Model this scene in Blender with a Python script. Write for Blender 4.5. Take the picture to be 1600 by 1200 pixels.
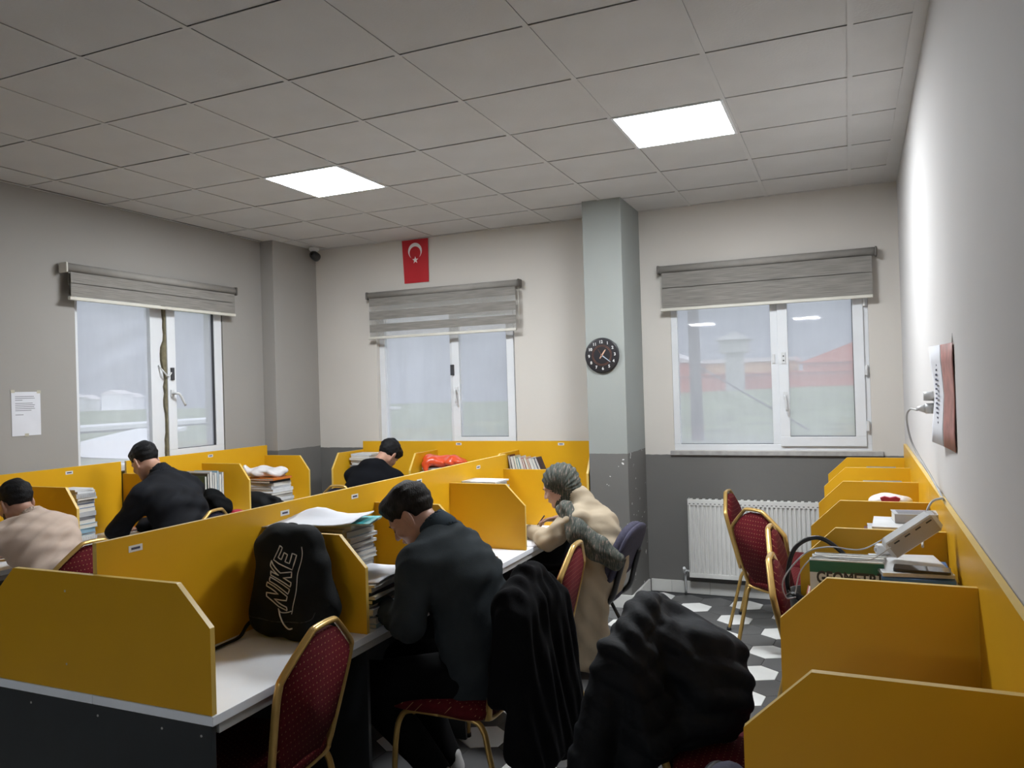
import bpy, bmesh, math, random
import numpy as np
from mathutils import Vector, Matrix, Euler
for o in list(bpy.data.objects): bpy.data.objects.remove(o)
SC = bpy.context.scene
COL = SC.collection
PI = math.pi
rnd = random.Random(7)
H = 3.172            # ceiling height above the floor
# ---------------------------------------------------------------- camera
yaw, pit, rol = 4.08619220e-01, 7.31545276e-03, -2.94375639e-02
cy, sy, cp, sp = math.cos(yaw), math.sin(yaw), math.cos(pit), math.sin(pit)
fwd = Vector((-sy*cp, cy*cp, sp)); rgt = Vector((cy, sy, 0)); upv = rgt.cross(fwd)
c_, s_ = math.cos(rol), math.sin(rol)
rgt, upv = c_*rgt + s_*upv, -s_*rgt + c_*upv
cam = bpy.data.cameras.new('camera'); camo = bpy.data.objects.new('camera', cam); COL.objects.link(camo)
camo.matrix_world = Matrix(((rgt.x, upv.x, -fwd.x, 0), (rgt.y, upv.y, -fwd.y, 0), (rgt.z, upv.z, -fwd.z, 1.71), (0, 0, 0, 1)))
cam.sensor_width = 36; cam.sensor_fit = 'HORIZONTAL'; cam.lens = 1213.86/1600*36; cam.clip_start = 0.05; cam.clip_end = 2000
SC.camera = camo
# ---------------------------------------------------------------- world and exposure
W = bpy.data.worlds.new('overcast_sky'); SC.world = W; W.use_nodes = True
wn, wl = W.node_tree.nodes, W.node_tree.links
wn['Background'].inputs[0].default_value = (0.86, 0.90, 1.0, 1); wn['Background'].inputs[1].default_value = 1.5
SC.view_settings.view_transform = 'Standard'; SC.view_settings.look = 'None'
SC.view_settings.gamma = 1; SC.view_settings.exposure = 0.14; SC.view_settings.use_curve_mapping = False
LAMP = 77.0           # strength of the ceiling panels

# ---------------------------------------------------------------- materials
MATS = {}
def mat(name, col, rough=0.6, metal=0.0, var=0.06, scale=8.0, bump=0.0, bscale=60.0, emit=None, spec=0.5, stretch=None, sheen=0, coat=0):
    if name in MATS: return MATS[name]
    m = bpy.data.materials.new(name); m.use_nodes = True
    n, l = m.node_tree.nodes, m.node_tree.links
    b = n['Principled BSDF']; b.inputs['Roughness'].default_value = rough; b.inputs['Metallic'].default_value = metal
    b.inputs['Specular IOR Level'].default_value = spec
    if sheen: b.inputs['Sheen Weight'].default_value = sheen
    if coat: b.inputs['Coat Weight'].default_value = coat; b.inputs['Coat Roughness'].default_value = 0.25
    tc = n.new('ShaderNodeTexCoord'); mp = n.new('ShaderNodeMapping'); l.new(tc.outputs['Object'], mp.inputs[0])
    if stretch: mp.inputs['Scale'].default_value = stretch
    nz = n.new('ShaderNodeTexNoise'); nz.inputs['Scale'].default_value = scale; nz.inputs['Detail'].default_value = 4
    l.new(mp.outputs[0], nz.inputs['Vector'])
    rp = n.new('ShaderNodeValToRGB'); l.new(nz.outputs['Fac'], rp.inputs[0])
    rp.color_ramp.elements[0].position = 0.3; rp.color_ramp.elements[1].position = 0.7
    rp.color_ramp.elements[0].color = (*[max(0, c*(1-var)) for c in col], 1); rp.color_ramp.elements[1].color = (*[min(1, c*(1+var)) for c in col], 1)
    l.new(rp.outputs[0], b.inputs['Base Color'])
    if bump:
        n2 = n.new('ShaderNodeTexNoise'); n2.inputs['Scale'].default_value = bscale; n2.inputs['Detail'].default_value = 3
        l.new(mp.outputs[0], n2.inputs['Vector'])
        bp = n.new('ShaderNodeBump'); bp.inputs['Strength'].default_value = bump; bp.inputs['Distance'].default_value = 0.004
        l.new(n2.outputs['Fac'], bp.inputs['Height']); l.new(bp.outputs[0], b.inputs['Normal'])
    if emit: b.inputs['Emission Color'].default_value = (*col, 1); b.inputs['Emission Strength'].default_value = emit
    MATS[name] = m; return m

def nodes_of(m): return m.node_tree.nodes, m.node_tree.links, m.node_tree.nodes['Principled BSDF']
def mathn(n, l, op, a, b=None, c=None):
    x = n.new('ShaderNodeMath'); x.operation = op
    for i, v in enumerate((a, b, c)):
        if v is None: continue
        if isinstance(v, (int, float)): x.inputs[i].default_value = v
        else: l.new(v, x.inputs[i])
    return x.outputs[0]
def mixc(n, l, fac, a, b):
    x = n.new('ShaderNodeMix'); x.data_type = 'RGBA'
    l.new(fac, x.inputs[0])
    for i, v in ((6, a), (7, b)):
        if isinstance(v, tuple): x.inputs[i].default_value = (*v, 1)
        else: l.new(v, x.inputs[i])
    return x.outputs[2]

def paint_mat(name, line, up, low=(0.155, 0.152, 0.145), chips=0.0):
    """painted plaster: cream above, grey dado below the line, a few chips where the paint has flaked"""
    m = mat(name, up, 0.8, spec=.2, var=0.025, scale=1.2, bump=0.15, bscale=35)
    n, l, b = nodes_of(m)
    tc = n.new('ShaderNodeTexCoord'); sx = n.new('ShaderNodeSeparateXYZ'); l.new(tc.outputs['Object'], sx.inputs[0])
    nz = n.new('ShaderNodeTexNoise'); nz.inputs['Scale'].default_value = 14; l.new(tc.outputs['Object'], nz.inputs['Vector'])
    wob = mathn(n, l, 'MULTIPLY_ADD', nz.outputs['Fac'], 0.012, line-0.006)
    isup = mathn(n, l, 'GREATER_THAN', sx.outputs[2], wob)
    n3 = n.new('ShaderNodeTexNoise'); n3.inputs['Scale'].default_value = 2.5; l.new(tc.outputs['Object'], n3.inputs['Vector'])
    rp = n.new('ShaderNodeValToRGB'); l.new(n3.outputs['Fac'], rp.inputs[0])
    rp.color_ramp.elements[0].color = (*[c*0.93 for c in low], 1); rp.color_ramp.elements[1].color = (*[c*1.07 for c in low], 1)
    lowc = rp.outputs[0]
    if chips:
        n4 = n.new('ShaderNodeTexNoise'); n4.inputs['Scale'].default_value = 22; n4.inputs['Detail'].default_value = 5; l.new(tc.outputs['Object'], n4.inputs['Vector'])
        ch = mathn(n, l, 'GREATER_THAN', n4.outputs['Fac'], chips)
        lowc = mixc(n, l, ch, lowc, (0.72, 0.72, 0.70))
    src = b.inputs['Base Color'].links[0].from_socket
    l.new(mixc(n, l, isup, lowc, src), b.inputs['Base Color'])
    return m

# ---------------------------------------------------------------- mesh helpers
class MB:
    def __init__(s): s.v = []; s.f = []; s.mi = []; s.sm = []
    def add(s, vs, fs, mi=0, smooth=False):
        o = len(s.v); s.v += [tuple(v) for v in vs]; s.f += [tuple(i+o for i in f) for f in fs]
        s.mi += [mi]*len(fs); s.sm += [smooth]*len(fs); return s
    def box(s, x0, x1, y0, y1, z0, z1, mi=0, M=None):
        vs = [Vector((x, y, z)) for z in (z0, z1) for y in (y0, y1) for x in (x0, x1)]
        if M is not None: vs = [M @ v for v in vs]
        return s.add(vs, [(0,2,3,1),(4,5,7,6),(0,1,5,4),(2,6,7,3),(0,4,6,2),(1,3,7,5)], mi)
    def prism(s, poly, d0, d1, axis='y', mi=0, mie=None, smooth=False):
        """poly in the plane across the axis: y -> (x,z), x -> (y,z), z -> (x,y)"""
        def P(a, b, d): return {'y': (a, d, b), 'x': (d, a, b), 'z': (a, b, d)}[axis]
        n = len(poly); vs = [P(a, b, d0) for a, b in poly] + [P(a, b, d1) for a, b in poly]
        s.add(vs, [tuple(range(n)), tuple(range(2*n-1, n-1, -1))], mi)
        s.add(vs, [(i, i+n, (i+1) % n+n, (i+1) % n) for i in range(n)], mi if mie is None else mie, smooth)
        return s
    def tube(s, pts, r, seg=10, sq=1.0, w=None, cap=True, mi=0, closed=False):
        """round or oval tube along points; r may be a list; sq widens it along w"""
        pts = [Vector(p) for p in pts]; n = len(pts); rr = r if isinstance(r, (list, tuple)) else [r]*n
        vs = []; prev = None
        for i, p in enumerate(pts):
            if closed: t = pts[(i+1) % n]-pts[i-1]
            else: t = (pts[min(i+1, n-1)]-pts[max(i-1, 0)])
            t.normalize()
            ref = Vector(w) if w is not None else (prev if prev is not None else (Vector((0,0,1)) if abs(t.z) < .9 else Vector((1,0,0))))
            a = ref-t*ref.dot(t)
            if a.length < 1e-5: a = t.orthogonal()
            a.normalize(); b = t.cross(a); prev = a
            for k in range(seg):
                th = 2*PI*k/seg; vs.append(p + a*math.cos(th)*rr[i]*sq + b*math.sin(th)*rr[i])
        fs = []
        for i in range(n if closed else n-1):
            j = (i+1) % n
            for k in range(seg): fs.append((i*seg+k, i*seg+(k+1) % seg, j*seg+(k+1) % seg, j*seg+k))
        s.add(vs, fs, mi, True)
        if cap and not closed:
            o = len(s.v)-len(vs)
            s.f += [tuple(o+k for k in range(seg-1, -1, -1)), tuple(o+(n-1)*seg+k for k in range(seg))]; s.mi += [mi]*2; s.sm += [False]*2
        return s
    def lathe(s, prof, c=(0,0,0), seg=24, M=None, mi=0):
        vs = []
        for r, z in prof:
            for k in range(seg):
                v = Vector((r*math.cos(2*PI*k/seg), r*math.sin(2*PI*k/seg), z))
                if M is not None: v = M @ v
                vs.append(v+Vector(c))
        fs = [(i*seg+k, i*seg+(k+1) % seg, (i+1)*seg+(k+1) % seg, (i+1)*seg+k) for i in range(len(prof)-1) for k in range(seg)]
        return s.add(vs, fs, mi, True)
    def mesh(s, name, mats):
        me = bpy.data.meshes.new(name); me.from_pydata(s.v, [], s.f)
        for m in (mats if isinstance(mats, (list, tuple)) else [mats]): me.materials.append(m)
        me.polygons.foreach_set('material_index', s.mi); me.polygons.foreach_set('use_smooth', s.sm); me.update()
        bm = bmesh.new(); bm.from_mesh(me); bmesh.ops.recalc_face_normals(bm, faces=bm.faces); bm.to_mesh(me); bm.free()
        return me
    def build(s, name, mats, parent=None, bevel=0, loc=None, segs=2):
        o = bpy.data.objects.new(name, s.mesh(name, mats)); COL.objects.link(o)
        if parent is not None: o.parent = parent
        if loc is not None: o.location = loc
        if bevel:
            b = o.modifiers.new('bevel', 'BEVEL'); b.width = bevel; b.segments = segs; b.limit_method = 'ANGLE'; b.angle_limit = 0.6
        return o
def tag(o, label=None, cat=None, group=None, kind=None):
    if label: o['label'] = label
    if cat: o['category'] = cat
    if group: o['group'] = group
    if kind: o['kind'] = kind
    return o
def empty(name, loc=(0,0,0), rz=0, label=None, cat=None, group=None, rot=None):
    o = bpy.data.objects.new(name, None); COL.objects.link(o); o.location = loc
    o.rotation_euler = rot if rot is not None else (0, 0, rz)
    o.empty_display_size = 0.1
    return tag(o, label, cat, group)
def struct(o): o['kind'] = 'structure'; return o
def bx(name, x0, x1, y0, y1, z0, z1, m, parent=None, bevel=0):
    """box whose origin is its own centre, so that object-space textures stay on it"""
    cx, cy_, cz = (x0+x1)/2, (y0+y1)/2, (z0+z1)/2
    return MB().box(x0-cx, x1-cx, y0-cy_, y1-cy_, z0-cz, z1-cz).build(name, m, parent, bevel, (cx, cy_, cz))
def copy_tree(o, parent=None):
    c = o.copy(); COL.objects.link(c)
    if parent is not None: c.parent = parent
    for ch in list(o.children): copy_tree(ch, c)
    return c
def text_mesh(txt, size, name, m, parent, M, ext=0.0004, align='CENTER', bold=0, shear=0):
    cu = bpy.data.curves.new(name, 'FONT'); cu.body = txt; cu.size = size; cu.extrude = ext; cu.align_x = align; cu.align_y = 'CENTER'
    cu.offset = bold; cu.shear = shear; cu.resolution_u = 3
    t = bpy.data.objects.new(name, cu); COL.objects.link(t)
    me = bpy.data.meshes.new_from_object(t.evaluated_get(bpy.context.evaluated_depsgraph_get()))
    bpy.data.objects.remove(t); bpy.data.curves.remove(cu)
    me.materials.clear(); me.materials.append(m)
    o = bpy.data.objects.new(name, me); COL.objects.link(o); o.parent = parent; o.matrix_local = M
    return o
def smooth_path(pts, n=8, closed=False):
    """Catmull-Rom through the points"""
    P = [Vector(p) for p in pts]; out = []; m = len(P)
    for i in range(m if closed else m-1):
        p1, p2 = P[i], P[(i+1) % m]
        p0 = P[i-1] if (closed or i > 0) else p1*2-p2
        p3 = P[(i+2) % m] if (closed or i+2 < m) else p2*2-p1
        for k in range(n):
            t = k/n
            out.append(0.5*((2*p1)+(p2-p0)*t+(2*p0-5*p1+4*p2-p3)*t*t+(3*p1-p0-3*p2+p3)*t**3))
    if not closed: out.append(P[-1])
    return out
# ================================================================ SETTING
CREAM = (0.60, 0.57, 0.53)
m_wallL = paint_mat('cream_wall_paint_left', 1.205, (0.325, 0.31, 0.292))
m_wallB = paint_mat('cream_wall_paint_back', 1.185, CREAM)
m_wallC = paint_mat('cream_wall_paint_right_bay', 1.135, CREAM)
m_col = paint_mat('column_paint', 1.19, (0.30, 0.318, 0.305), chips=0.69)
m_wallR = mat('cream_wall_paint_right', (0.57, 0.555, 0.55), 0.8, spec=.15, var=0.02, scale=1.0, bump=0.12, bscale=30)
m_white = mat('white_plastic_frame', (0.70, 0.72, 0.75), 0.35, var=0.02)
m_tilew = mat('white_skirting_tile', (0.62, 0.62, 0.60), 0.3, var=0.03)
m_tee = mat('ceiling_tee_metal', (0.55, 0.54, 0.53), 0.5, var=0.02)
m_ceil = mat('ceiling_tile_mineral', (0.57, 0.56, 0.55), 0.9, var=0.035, scale=3, bump=0.25, bscale=90)
m_grout = mat('dark_grout', (0.045, 0.045, 0.048), 0.7)
m_htile = mat('white_hexagon_ceramic', (0.78, 0.78, 0.76), 0.28, var=0.05, scale=6)
m_dtile = mat('charcoal_hexagon_ceramic', (0.092, 0.091, 0.092), 0.34, var=0.12, scale=5)
YB, XL, YF = 6.42, -5.05, -8.0
def xr(y): return 0.31+0.0125*(y-1.6)

# floor: a slab, hexagon tiles in the visible aisle one by one, the rest joined
fl = struct(bx('floor', XL-.1, 0.6, YF-.1, YB+.1, -0.12, -0.004, m_grout))
A = 0.40; SIDE = A/3*0.985; ROT = math.radians(-5)
def hexmesh(name, m):
    pts = [(SIDE*math.cos(PI/2+k*PI/3), SIDE*math.sin(PI/2+k*PI/3)) for k in range(6)]
    mb = MB(); inner = [(x*0.985, y*0.985) for x, y in pts]
    vs = [(x, y, -0.004) for x, y in pts]+[(x, y, -0.0012) for x, y in pts]+[(x, y, 0) for x, y in inner]
    mb.add(vs, [tuple(range(12, 18))]+[(i, (i+1) % 6, 6+(i+1) % 6, 6+i) for i in range(6)]+[(6+i, 6+(i+1) % 6, 12+(i+1) % 6, 12+i) for i in range(6)])
    return mb.mesh(name, m)
hw, hd = hexmesh('white_hex', m_htile), hexmesh('dark_hex', m_dtile)
w_ = A/math.sqrt(3)      # flat to flat
far = MB(); cr, sr = math.cos(ROT), math.sin(ROT)
ox, oy = -0.548, 4.766
for j in range(-60, 20):
    for i in range(-40, 12):
        px_, py_ = (i+0.5*(j % 2))*w_, j*SIDE/0.985*1.5
        x = ox+cr*px_-sr*py_; y = oy+sr*px_+cr*py_
        if not (XL+.14 < x < xr(y)-.14 and YF+.2 < y < YB-0.13): continue
        # colour class of the hexagonal lattice
        q = i-(j-(j & 1))//2; white = ((q-j) % 3) == 0
        vis = (-2.1 < x < 0.05 and y > 2.7 and (y > 3.4 or x > -1.9)) or (-2.0 < x < -0.9 and 2.1 < y <= 3.4)
        if vis:
            t = bpy.data.objects.new('floor_tile', hw if white else hd); COL.objects.link(t); t.parent = fl
            t.location = (x-fl.location.x, y-fl.location.y, 0-fl.location.z); t.rotation_euler.z = ROT
        elif x < -2.0 or y < 3:
            pts = [(x+SIDE*math.cos(PI/2+ROT+k*PI/3), y+SIDE*math.sin(PI/2+ROT+k*PI/3), 0.0) for k in range(6)]
            far.add(pts, [tuple(range(6))], 0 if white else 1)
o = far.build('floor_tiles_beyond', [m_htile, m_dtile], fl); o.location = -Vector(fl.location); o['kind'] = 'stuff'

# walls (with window openings)
def wall_with_hole(name, m, fixed0, fixed1, a0, a1, holes, axis, z1=H+0.1):
    """axis 'x': wall runs along x, fixed is y; holes: (a0,a1,z0,z1) sorted along a"""
    mb = MB(); cur = a0
    def B(p, q, zz0, zz1):
        if axis == 'x': mb.box(p, q, fixed0, fixed1, zz0, zz1)
        else: mb.box(fixed0, fixed1, p, q, zz0, zz1)
    for h0, h1, hz0, hz1 in holes:
        B(cur, h0, -.1, z1); B(h0, h1, -.1, hz0); B(h0, h1, hz1, z1); cur = h1
    B(cur, a1, -.1, z1)
    return struct(mb.build(name, m))
W3 = (-1.335, 0.15, 1.17, 2.52); W2 = (-4.205, -2.745, 1.17, 2.52); W1 = (3.85, 5.275, 1.18, 2.56)
wall_with_hole('wall_back', m_wallB, YB, YB+.22, XL-.22, -1.75, [W2], 'x')
wall_with_hole('wall_back_right', m_wallC, YB, YB+.22, -1.75, 0.6, [W3], 'x')
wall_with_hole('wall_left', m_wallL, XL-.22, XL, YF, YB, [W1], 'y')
mb = MB(); mb.add([(xr(YF), YF, -.1), (xr(YB+.1), YB+.1, -.1), (xr(YB+.1), YB+.1, H+.1), (xr(YF), YF, H+.1), (0.9, YF, -.1), (0.9, YB+.1, -.1), (0.9, YB+.1, H+.1), (0.9, YF, H+.1)],
    [(0,1,2,3),(4,7,6,5),(0,3,7,4),(1,5,6,2),(0,4,5,1),(3,2,6,7)])
struct(mb.build('wall_right', m_wallR))
struct(bx('wall_front', XL-.2, 0.9, YF-.2, YF, -.1, H+.1, m_wallR))
CX0, CX1, CY0 = -1.89, -1.578, 5.85
mb = MB().box(CX0, CX1, CY0, YB, -.05, H+.05); struct(mb.build('wall_column', m_col, bevel=0.004))
mb = MB().box(XL, -4.90, 5.78, YB, -.05, H+.05); struct(mb.build('wall_pilaster', m_wallL, bevel=0.004))

# skirting: white tiles standing along the right bay and round the column
def skirting(name, cells, wallname):
    base = struct(bx(name, *cells[0][0], 0.0, 0.005, m_tilew)) if False else empty(name); base['kind'] = 'structure'
    for (x0, x1, y0, y1) in cells:
        bx('skirting_tile', x0, x1, y0, y1, 0.001, 0.10, m_tilew, base, bevel=0.0015)
    return base
cells = []; x = CX1+.02
for L in (0.17, 0.31, 0.30, 0.31, 0.31, 0.31):
    cells.append((x+.001, min(x+L, 0.33)-.001, YB-.018, YB-.001)); x += L
skirting('baseboard_back', cells, '')
cells = [(CX1+.001, CX1+.018, CY0+.27*k+.001, min(CY0+.27*(k+1), YB-.02)-.001) for k in range(2)]
cells += [(CX0-.018, CX1-.20, CY0-.018, CY0-.001), (CX1-.199, CX1+.018, CY0-.018, CY0-.001)]
skirting('baseboard_column', cells, '')
cells = [(XL+.001, XL+.016, YF+.4*k+.001, YF+.4*(k+1)-.001) for k in range(34)]
skirting('baseboard_left', cells, '')
cells = [(-4.9+.4*k+.001, min(-4.9+.4*(k+1), CX0)-.001, YB-.016, YB-.001) for k in range(8)]
skirting('baseboard_back_left', cells, '')

# suspended ceiling: slab above, tees, one object per tile
ce = struct(bx('ceiling', XL-.2, 0.9, YF-.2, YB+.2, H+.05, H+.15, mat('dark_void', (0.06, 0.06, 0.06), 0.9)))
cz = ce.location
GX, GY, T = 0.050, 3.504, 0.6
tee = MB()
for i in range(-8, 1): tee.box(GX+i*T-.012, GX+i*T+.012, YF, YB, H-.002, H+.0)
tee.box(xr(2)-.035, xr(2)+.09, YF, YB, H-.002, H+.0); tee.box(XL, XL+.022, YF, YB, H-.002, H)
tee.box(XL, 0.4, YB-.02, YB, H-.0025, H+.0)
o = tee.build('ceiling_runner', m_tee, ce); o.location = -Vector(cz)
tee = MB()
for j in range(-19, 5): tee.box(XL, 0.36, GY+j*T-.004, GY+j*T+.010, H-.0015, H+.0005)
o = tee.build('ceiling_cross_runner', m_tee, ce); o.location = -Vector(cz)
LIGHTS = [(-2, 1), (-6, 1), (-2, -17), (-6, -17)]
tmesh = MB().box(-.288, .288, -.2885, .2885, 0, .012).mesh('ceiling_tile', m_ceil)
rest = MB()
for i in range(-9, 1):
    for j in range(-20, 5):
        if (i, j) in LIGHTS: continue
        x0 = GX+i*T; x1 = x0+T; y0 = GY+j*T; y1 = y0+T
        dz = rnd.uniform(0.0, .0018)
        if i == -9: x0 = XL+.02
        if i == 0: x1 = xr((y0+y1)/2)-.036
        if j == 4: y1 = YB-.012
        if j < -4: rest.box(x0+.012, x1-.012, y0+.012, y1-.004, H+.0012+dz, H+.015+dz); continue
        if i in (-9, 0) or j == 4:
            o = bx('ceiling_tile', x0+.012, x1-.010, y0+.012, y1-.007, H+.0012+dz, H+.015+dz, m_ceil, ce); o.location -= cz
        else:
            o = bpy.data.objects.new('ceiling_tile', tmesh); COL.objects.link(o); o.parent = ce
            o.location = Vector(((x0+x1)/2, (y0+y1)/2+.003, H+.0012+dz))-cz
            o.rotation_euler = (rnd.uniform(-.002, .002), rnd.uniform(-.002, .002), 0)
o = rest.build('ceiling_tiles_behind', m_ceil, ce); o.location = -Vector(cz); o['kind'] = 'stuff'

# ceiling light panels
m_diff = mat('lit_diffuser', (0.93, 0.97, 1.0), 0.5, var=0, emit=LAMP)
names = ['square white ceiling light panel over the aisle, right one of the two in view', 'square white ceiling light panel over the desks, left one of the two',
 'square lit ceiling panel far behind the camera, right', 'square lit ceiling panel far behind the camera, left']
for (i, j), nm in zip(LIGHTS, names):
    x0, y0 = GX+i*T, GY+j*T
    r = empty('ceiling_light', (x0+T/2, y0+T/2, H), 0, nm, 'light', 'ceiling light panels')
    mb = MB()
    for a, b, c, d in ((-.2995, .2995, -.2995, -.283), (-.2995, .2995, .283, .2995), (-.2995, -.283, -.283, .283), (.283, .2995, -.283, .283)): mb.box(a, b, c, d, -.004, .045)
    mb.build('light_frame', m_white, r)
    MB().box(-.283, .283, -.283, .283, -.001, .018).build('diffuser', m_diff, r)

# ---------------------------------------------------------------- windows
def glass_mat():
    m = bpy.data.materials.new('hazy_dirty_glass'); m.use_nodes = True; n, l = m.node_tree.nodes, m.node_tree.links
    n.clear(); out = n.new('ShaderNodeOutputMaterial'); tr = n.new('ShaderNodeBsdfTransparent'); gl = n.new('ShaderNodeBsdfGlossy'); tl = n.new('ShaderNodeBsdfTranslucent')
    tr.inputs[0].default_value = (0.95, 0.96, 0.97, 1); gl.inputs['Roughness'].default_value = 0.02; tl.inputs[0].default_value = (0.93, 0.92, 0.97, 1)
    tc = n.new('ShaderNodeTexCoord'); mp = n.new('ShaderNodeMapping'); mp.inputs['Scale'].default_value = (5, 5, 1.2); l.new(tc.outputs['Object'], mp.inputs[0])
    nz = n.new('ShaderNodeTexNoise'); nz.inputs['Scale'].default_value = 2.0; nz.inputs['Detail'].default_value = 5; l.new(mp.outputs[0], nz.inputs['Vector'])
    f = mathn(n, l, 'MULTIPLY_ADD', nz.outputs['Fac'], 0.07, 0.32)
    m1 = n.new('ShaderNodeMixShader'); l.new(f, m1.inputs[0]); l.new(tr.outputs[0], m1.inputs[1]); l.new(tl.outputs[0], m1.inputs[2])
    m2 = n.new('ShaderNodeMixShader'); m2.inputs[0].default_value = 0.05; l.new(m1.outputs[0], m2.inputs[1]); l.new(gl.outputs[0], m2.inputs[2])
    l.new(m2.outputs[0], out.inputs[0]); return m
m_glass = glass_mat()
m_gasket = mat('black_gasket', (0.04, 0.04, 0.045), 0.6)
m_hand = mat('white_handle_plastic', (0.62, 0.63, 0.64), 0.3)
m_foam = mat('olive_dried_foam', (0.16, 0.14, 0.085), 0.9, var=0.3, scale=25, bump=0.6, bscale=40)
def window(n, hole, along, fixed, out_dir, parts):
    """hole in wall coordinates; 'parts' list of (kind, a0, a1, z0, z1, d0, d1): d = depth from the inner wall face outwards"""
    w = empty('window_%d' % n); struct(w)
    for kind, a0, a1, z0, z1, d0, d1, m in parts:
        f0, f1 = sorted((fixed+out_dir*d0, fixed+out_dir*d1))
        if along == 'x': o = bx(kind, a0, a1, f0, f1, z0, z1, m, w, bevel=0.003 if kind not in ('glass_pane',) else 0)
        else: o = bx(kind, f0, f1, a0, a1, z0, z1, m, w, bevel=0.003 if kind not in ('glass_pane',) else 0)
    return w
def sash(a0, a1, z0, z1, fr, d0, d1):
    return [('sash_rail', a0, a1, z0, z0+fr, d0, d1, m_white), ('sash_rail', a0, a1, z1-fr, z1, d0, d1, m_white),
            ('sash_stile', a0, a0+fr, z0+fr, z1-fr, d0, d1, m_white), ('sash_stile', a1-fr, a1, z0+fr, z1-fr, d0, d1, m_white),
            ('gasket', a0+fr, a1-fr, z0+fr, z0+fr+.004, d0+.008, d1-.01, m_gasket), ('gasket', a1-fr-.004, a1-fr, z0+fr, z1-fr, d0+.008, d1-.01, m_gasket),
            ('glass_pane', a0+fr-.004, a1-fr+.004, z0+fr-.004, z1-fr+.004, (d0+d1)/2, (d0+d1)/2+.004, m_glass)]
def frame(a0, a1, z0, z1, fr, d0, d1):
    return [('frame_rail', a0, a1, z0, z0+fr, d0, d1, m_white), ('frame_rail', a0, a1, z1-fr, z1, d0, d1, m_white),
            ('frame_stile', a0, a0+fr, z0+fr, z1-fr, d0, d1, m_white), ('frame_stile', a1-fr, a1, z0+fr, z1-fr, d0, d1, m_white)]
def handle(parent, p, along):
    """lever on a rose"""
    x, y, z = p
    hb = MB()
    if along == 'x':
        hb.box(x-.014, x+.014, y-.012, y, z-.03, z+.03); hb.tube(smooth_path([(x, y-.01, z), (x, y-.045, z), (x+.004, y-.05, z-.02), (x+.012, y-.045, z-.12)], 4), .009, 8)
    else:
        hb.box(x, x+.012, y-.014, y+.014, z-.03, z+.03); hb.tube(smooth_path([(x+.01, y, z), (x+.05, y, z), (x+.055, y+.03, z-.01), (x+.05, y+.09, z-.1)], 4), .01, 8)
    return hb.build('handle', m_hand, parent)
a0, a1, z0, z1 = W3
ps = frame(a0, a1, z0, z1, .05, .012, .075)
ps += [('mullion', -.555, -.485, z0+.05, z1-.05, .012, .075, m_white),
       ('glass_pane', a0+.046, -.55, z0+.046, z1-.046, .045, .049, m_glass), ('gasket', a0+.05, -.555, z0+.05, z0+.054, .03, .05, m_gasket)]
ps += sash(-.50, a1-.035, z0+.035, z1-.03, .075, -.008, .05)
ps += [('window_sill', a0-.03, a1+.075, z0-.038, z0-.003, -.022, .004, mat('grey_stone_sill', (0.36, 0.35, 0.34), 0.6, var=.15, scale=20))]
w3 = window(3, W3, 'x', YB, 1, ps)
handle(w3, (-.455, YB-.008, 1.60), 'x')
bx('window_latch', -.545, -.525, YB-.004, YB+.012, 1.86, 1.93, m_hand, w3, .002); bx('window_latch', -.475, -.445, YB-.016, YB-.008, 1.85, 1.94, m_hand, w3, .002)
MB().tube([(-.460, YB-.0165, 1.875), (-.460, YB-.0175, 1.875)], .006, 8).tube([(-.460, YB-.0165, 1.91), (-.460, YB-.0175, 1.91)], .006, 8).build('latch_hole', m_gasket, w3)
for zz in (1.36, 1.78, 2.30): bx('hinge', .115, .135, YB-.022, YB+.01, zz-.04, zz+.04, m_hand, w3, .004)
a0, a1, z0, z1 = W2
ps = frame(a0, a1, z0, z1, .06, .05, .11)
ps += [('glass_pane', a0+.055, -3.42, z0+.055, z1-.055, .085, .089, m_glass)]
ps += [('mullion', -3.43, -3.37, z0+.06, z1-.06, .05, .11, m_white)] + sash(-3.40, a1-.02, z0+.04, z1-.04, .075, .03, .09)
ps += [('window_sill', a0, a1, z0-.02, z0, -.01, .05, m_white)]
w2 = window(2, W2, 'x', YB, 1, ps)
handle(w2, (-3.355, YB+.03, 1.72), 'x')
bx('window_latch', -3.41, -3.375, YB+.012, YB+.03, 1.86, 1.96, m_gasket, w2, .003)
a0, a1, z0, z1 = W1
ps = frame(a0, a1, z0, z1, .05, .04, .10)
ps += [('glass_pane', a0+.045, 4.54, z0+.045, z1-.045, .07, .074, m_glass), ('mullion', 4.53, 4.663, z0+.05, z1-.05, .035, .10, m_white)]
ps += sash(4.665, a1-.012, z0+.04, z1-.03, .085, .002, .065)
w1 = window(1, W1, 'y', XL, -1, ps)
mb = MB(); pr = random.Random(3); pts0, pts1 = [], []
for k in range(25):
    z = z0+.05+(z1-z0-.1)*k/24; wv = pr.uniform(-.012, .016)
    e_ = .022+.012*math.sin(k*.9)+pr.uniform(-.006, .006); pts0.append((4.662-max(.008, e_*(1.2 if 10 < k < 21 else .6)), z)); pts1.append((4.664, z))
mb.prism(pts0+pts1[::-1], XL-.0345, XL-.012, 'x'); mb.build('foam_strip', m_foam, w1)
handle(w1, (XL-.0, 4.70, 1.76), 'y')
bx('window_latch', XL-.002, XL+.014, 4.69, 4.72, 1.87, 1.97, m_gasket, w1, .003)
MB().tube(smooth_path([(XL-.03, 4.60, 1.99), (XL+.01, 4.62, 1.93), (XL+.01, 4.66, 1.90), (XL+.01, 4.69, 1.93)], 5), .006, 8).build('latch_cord', m_hand, w1)

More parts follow.
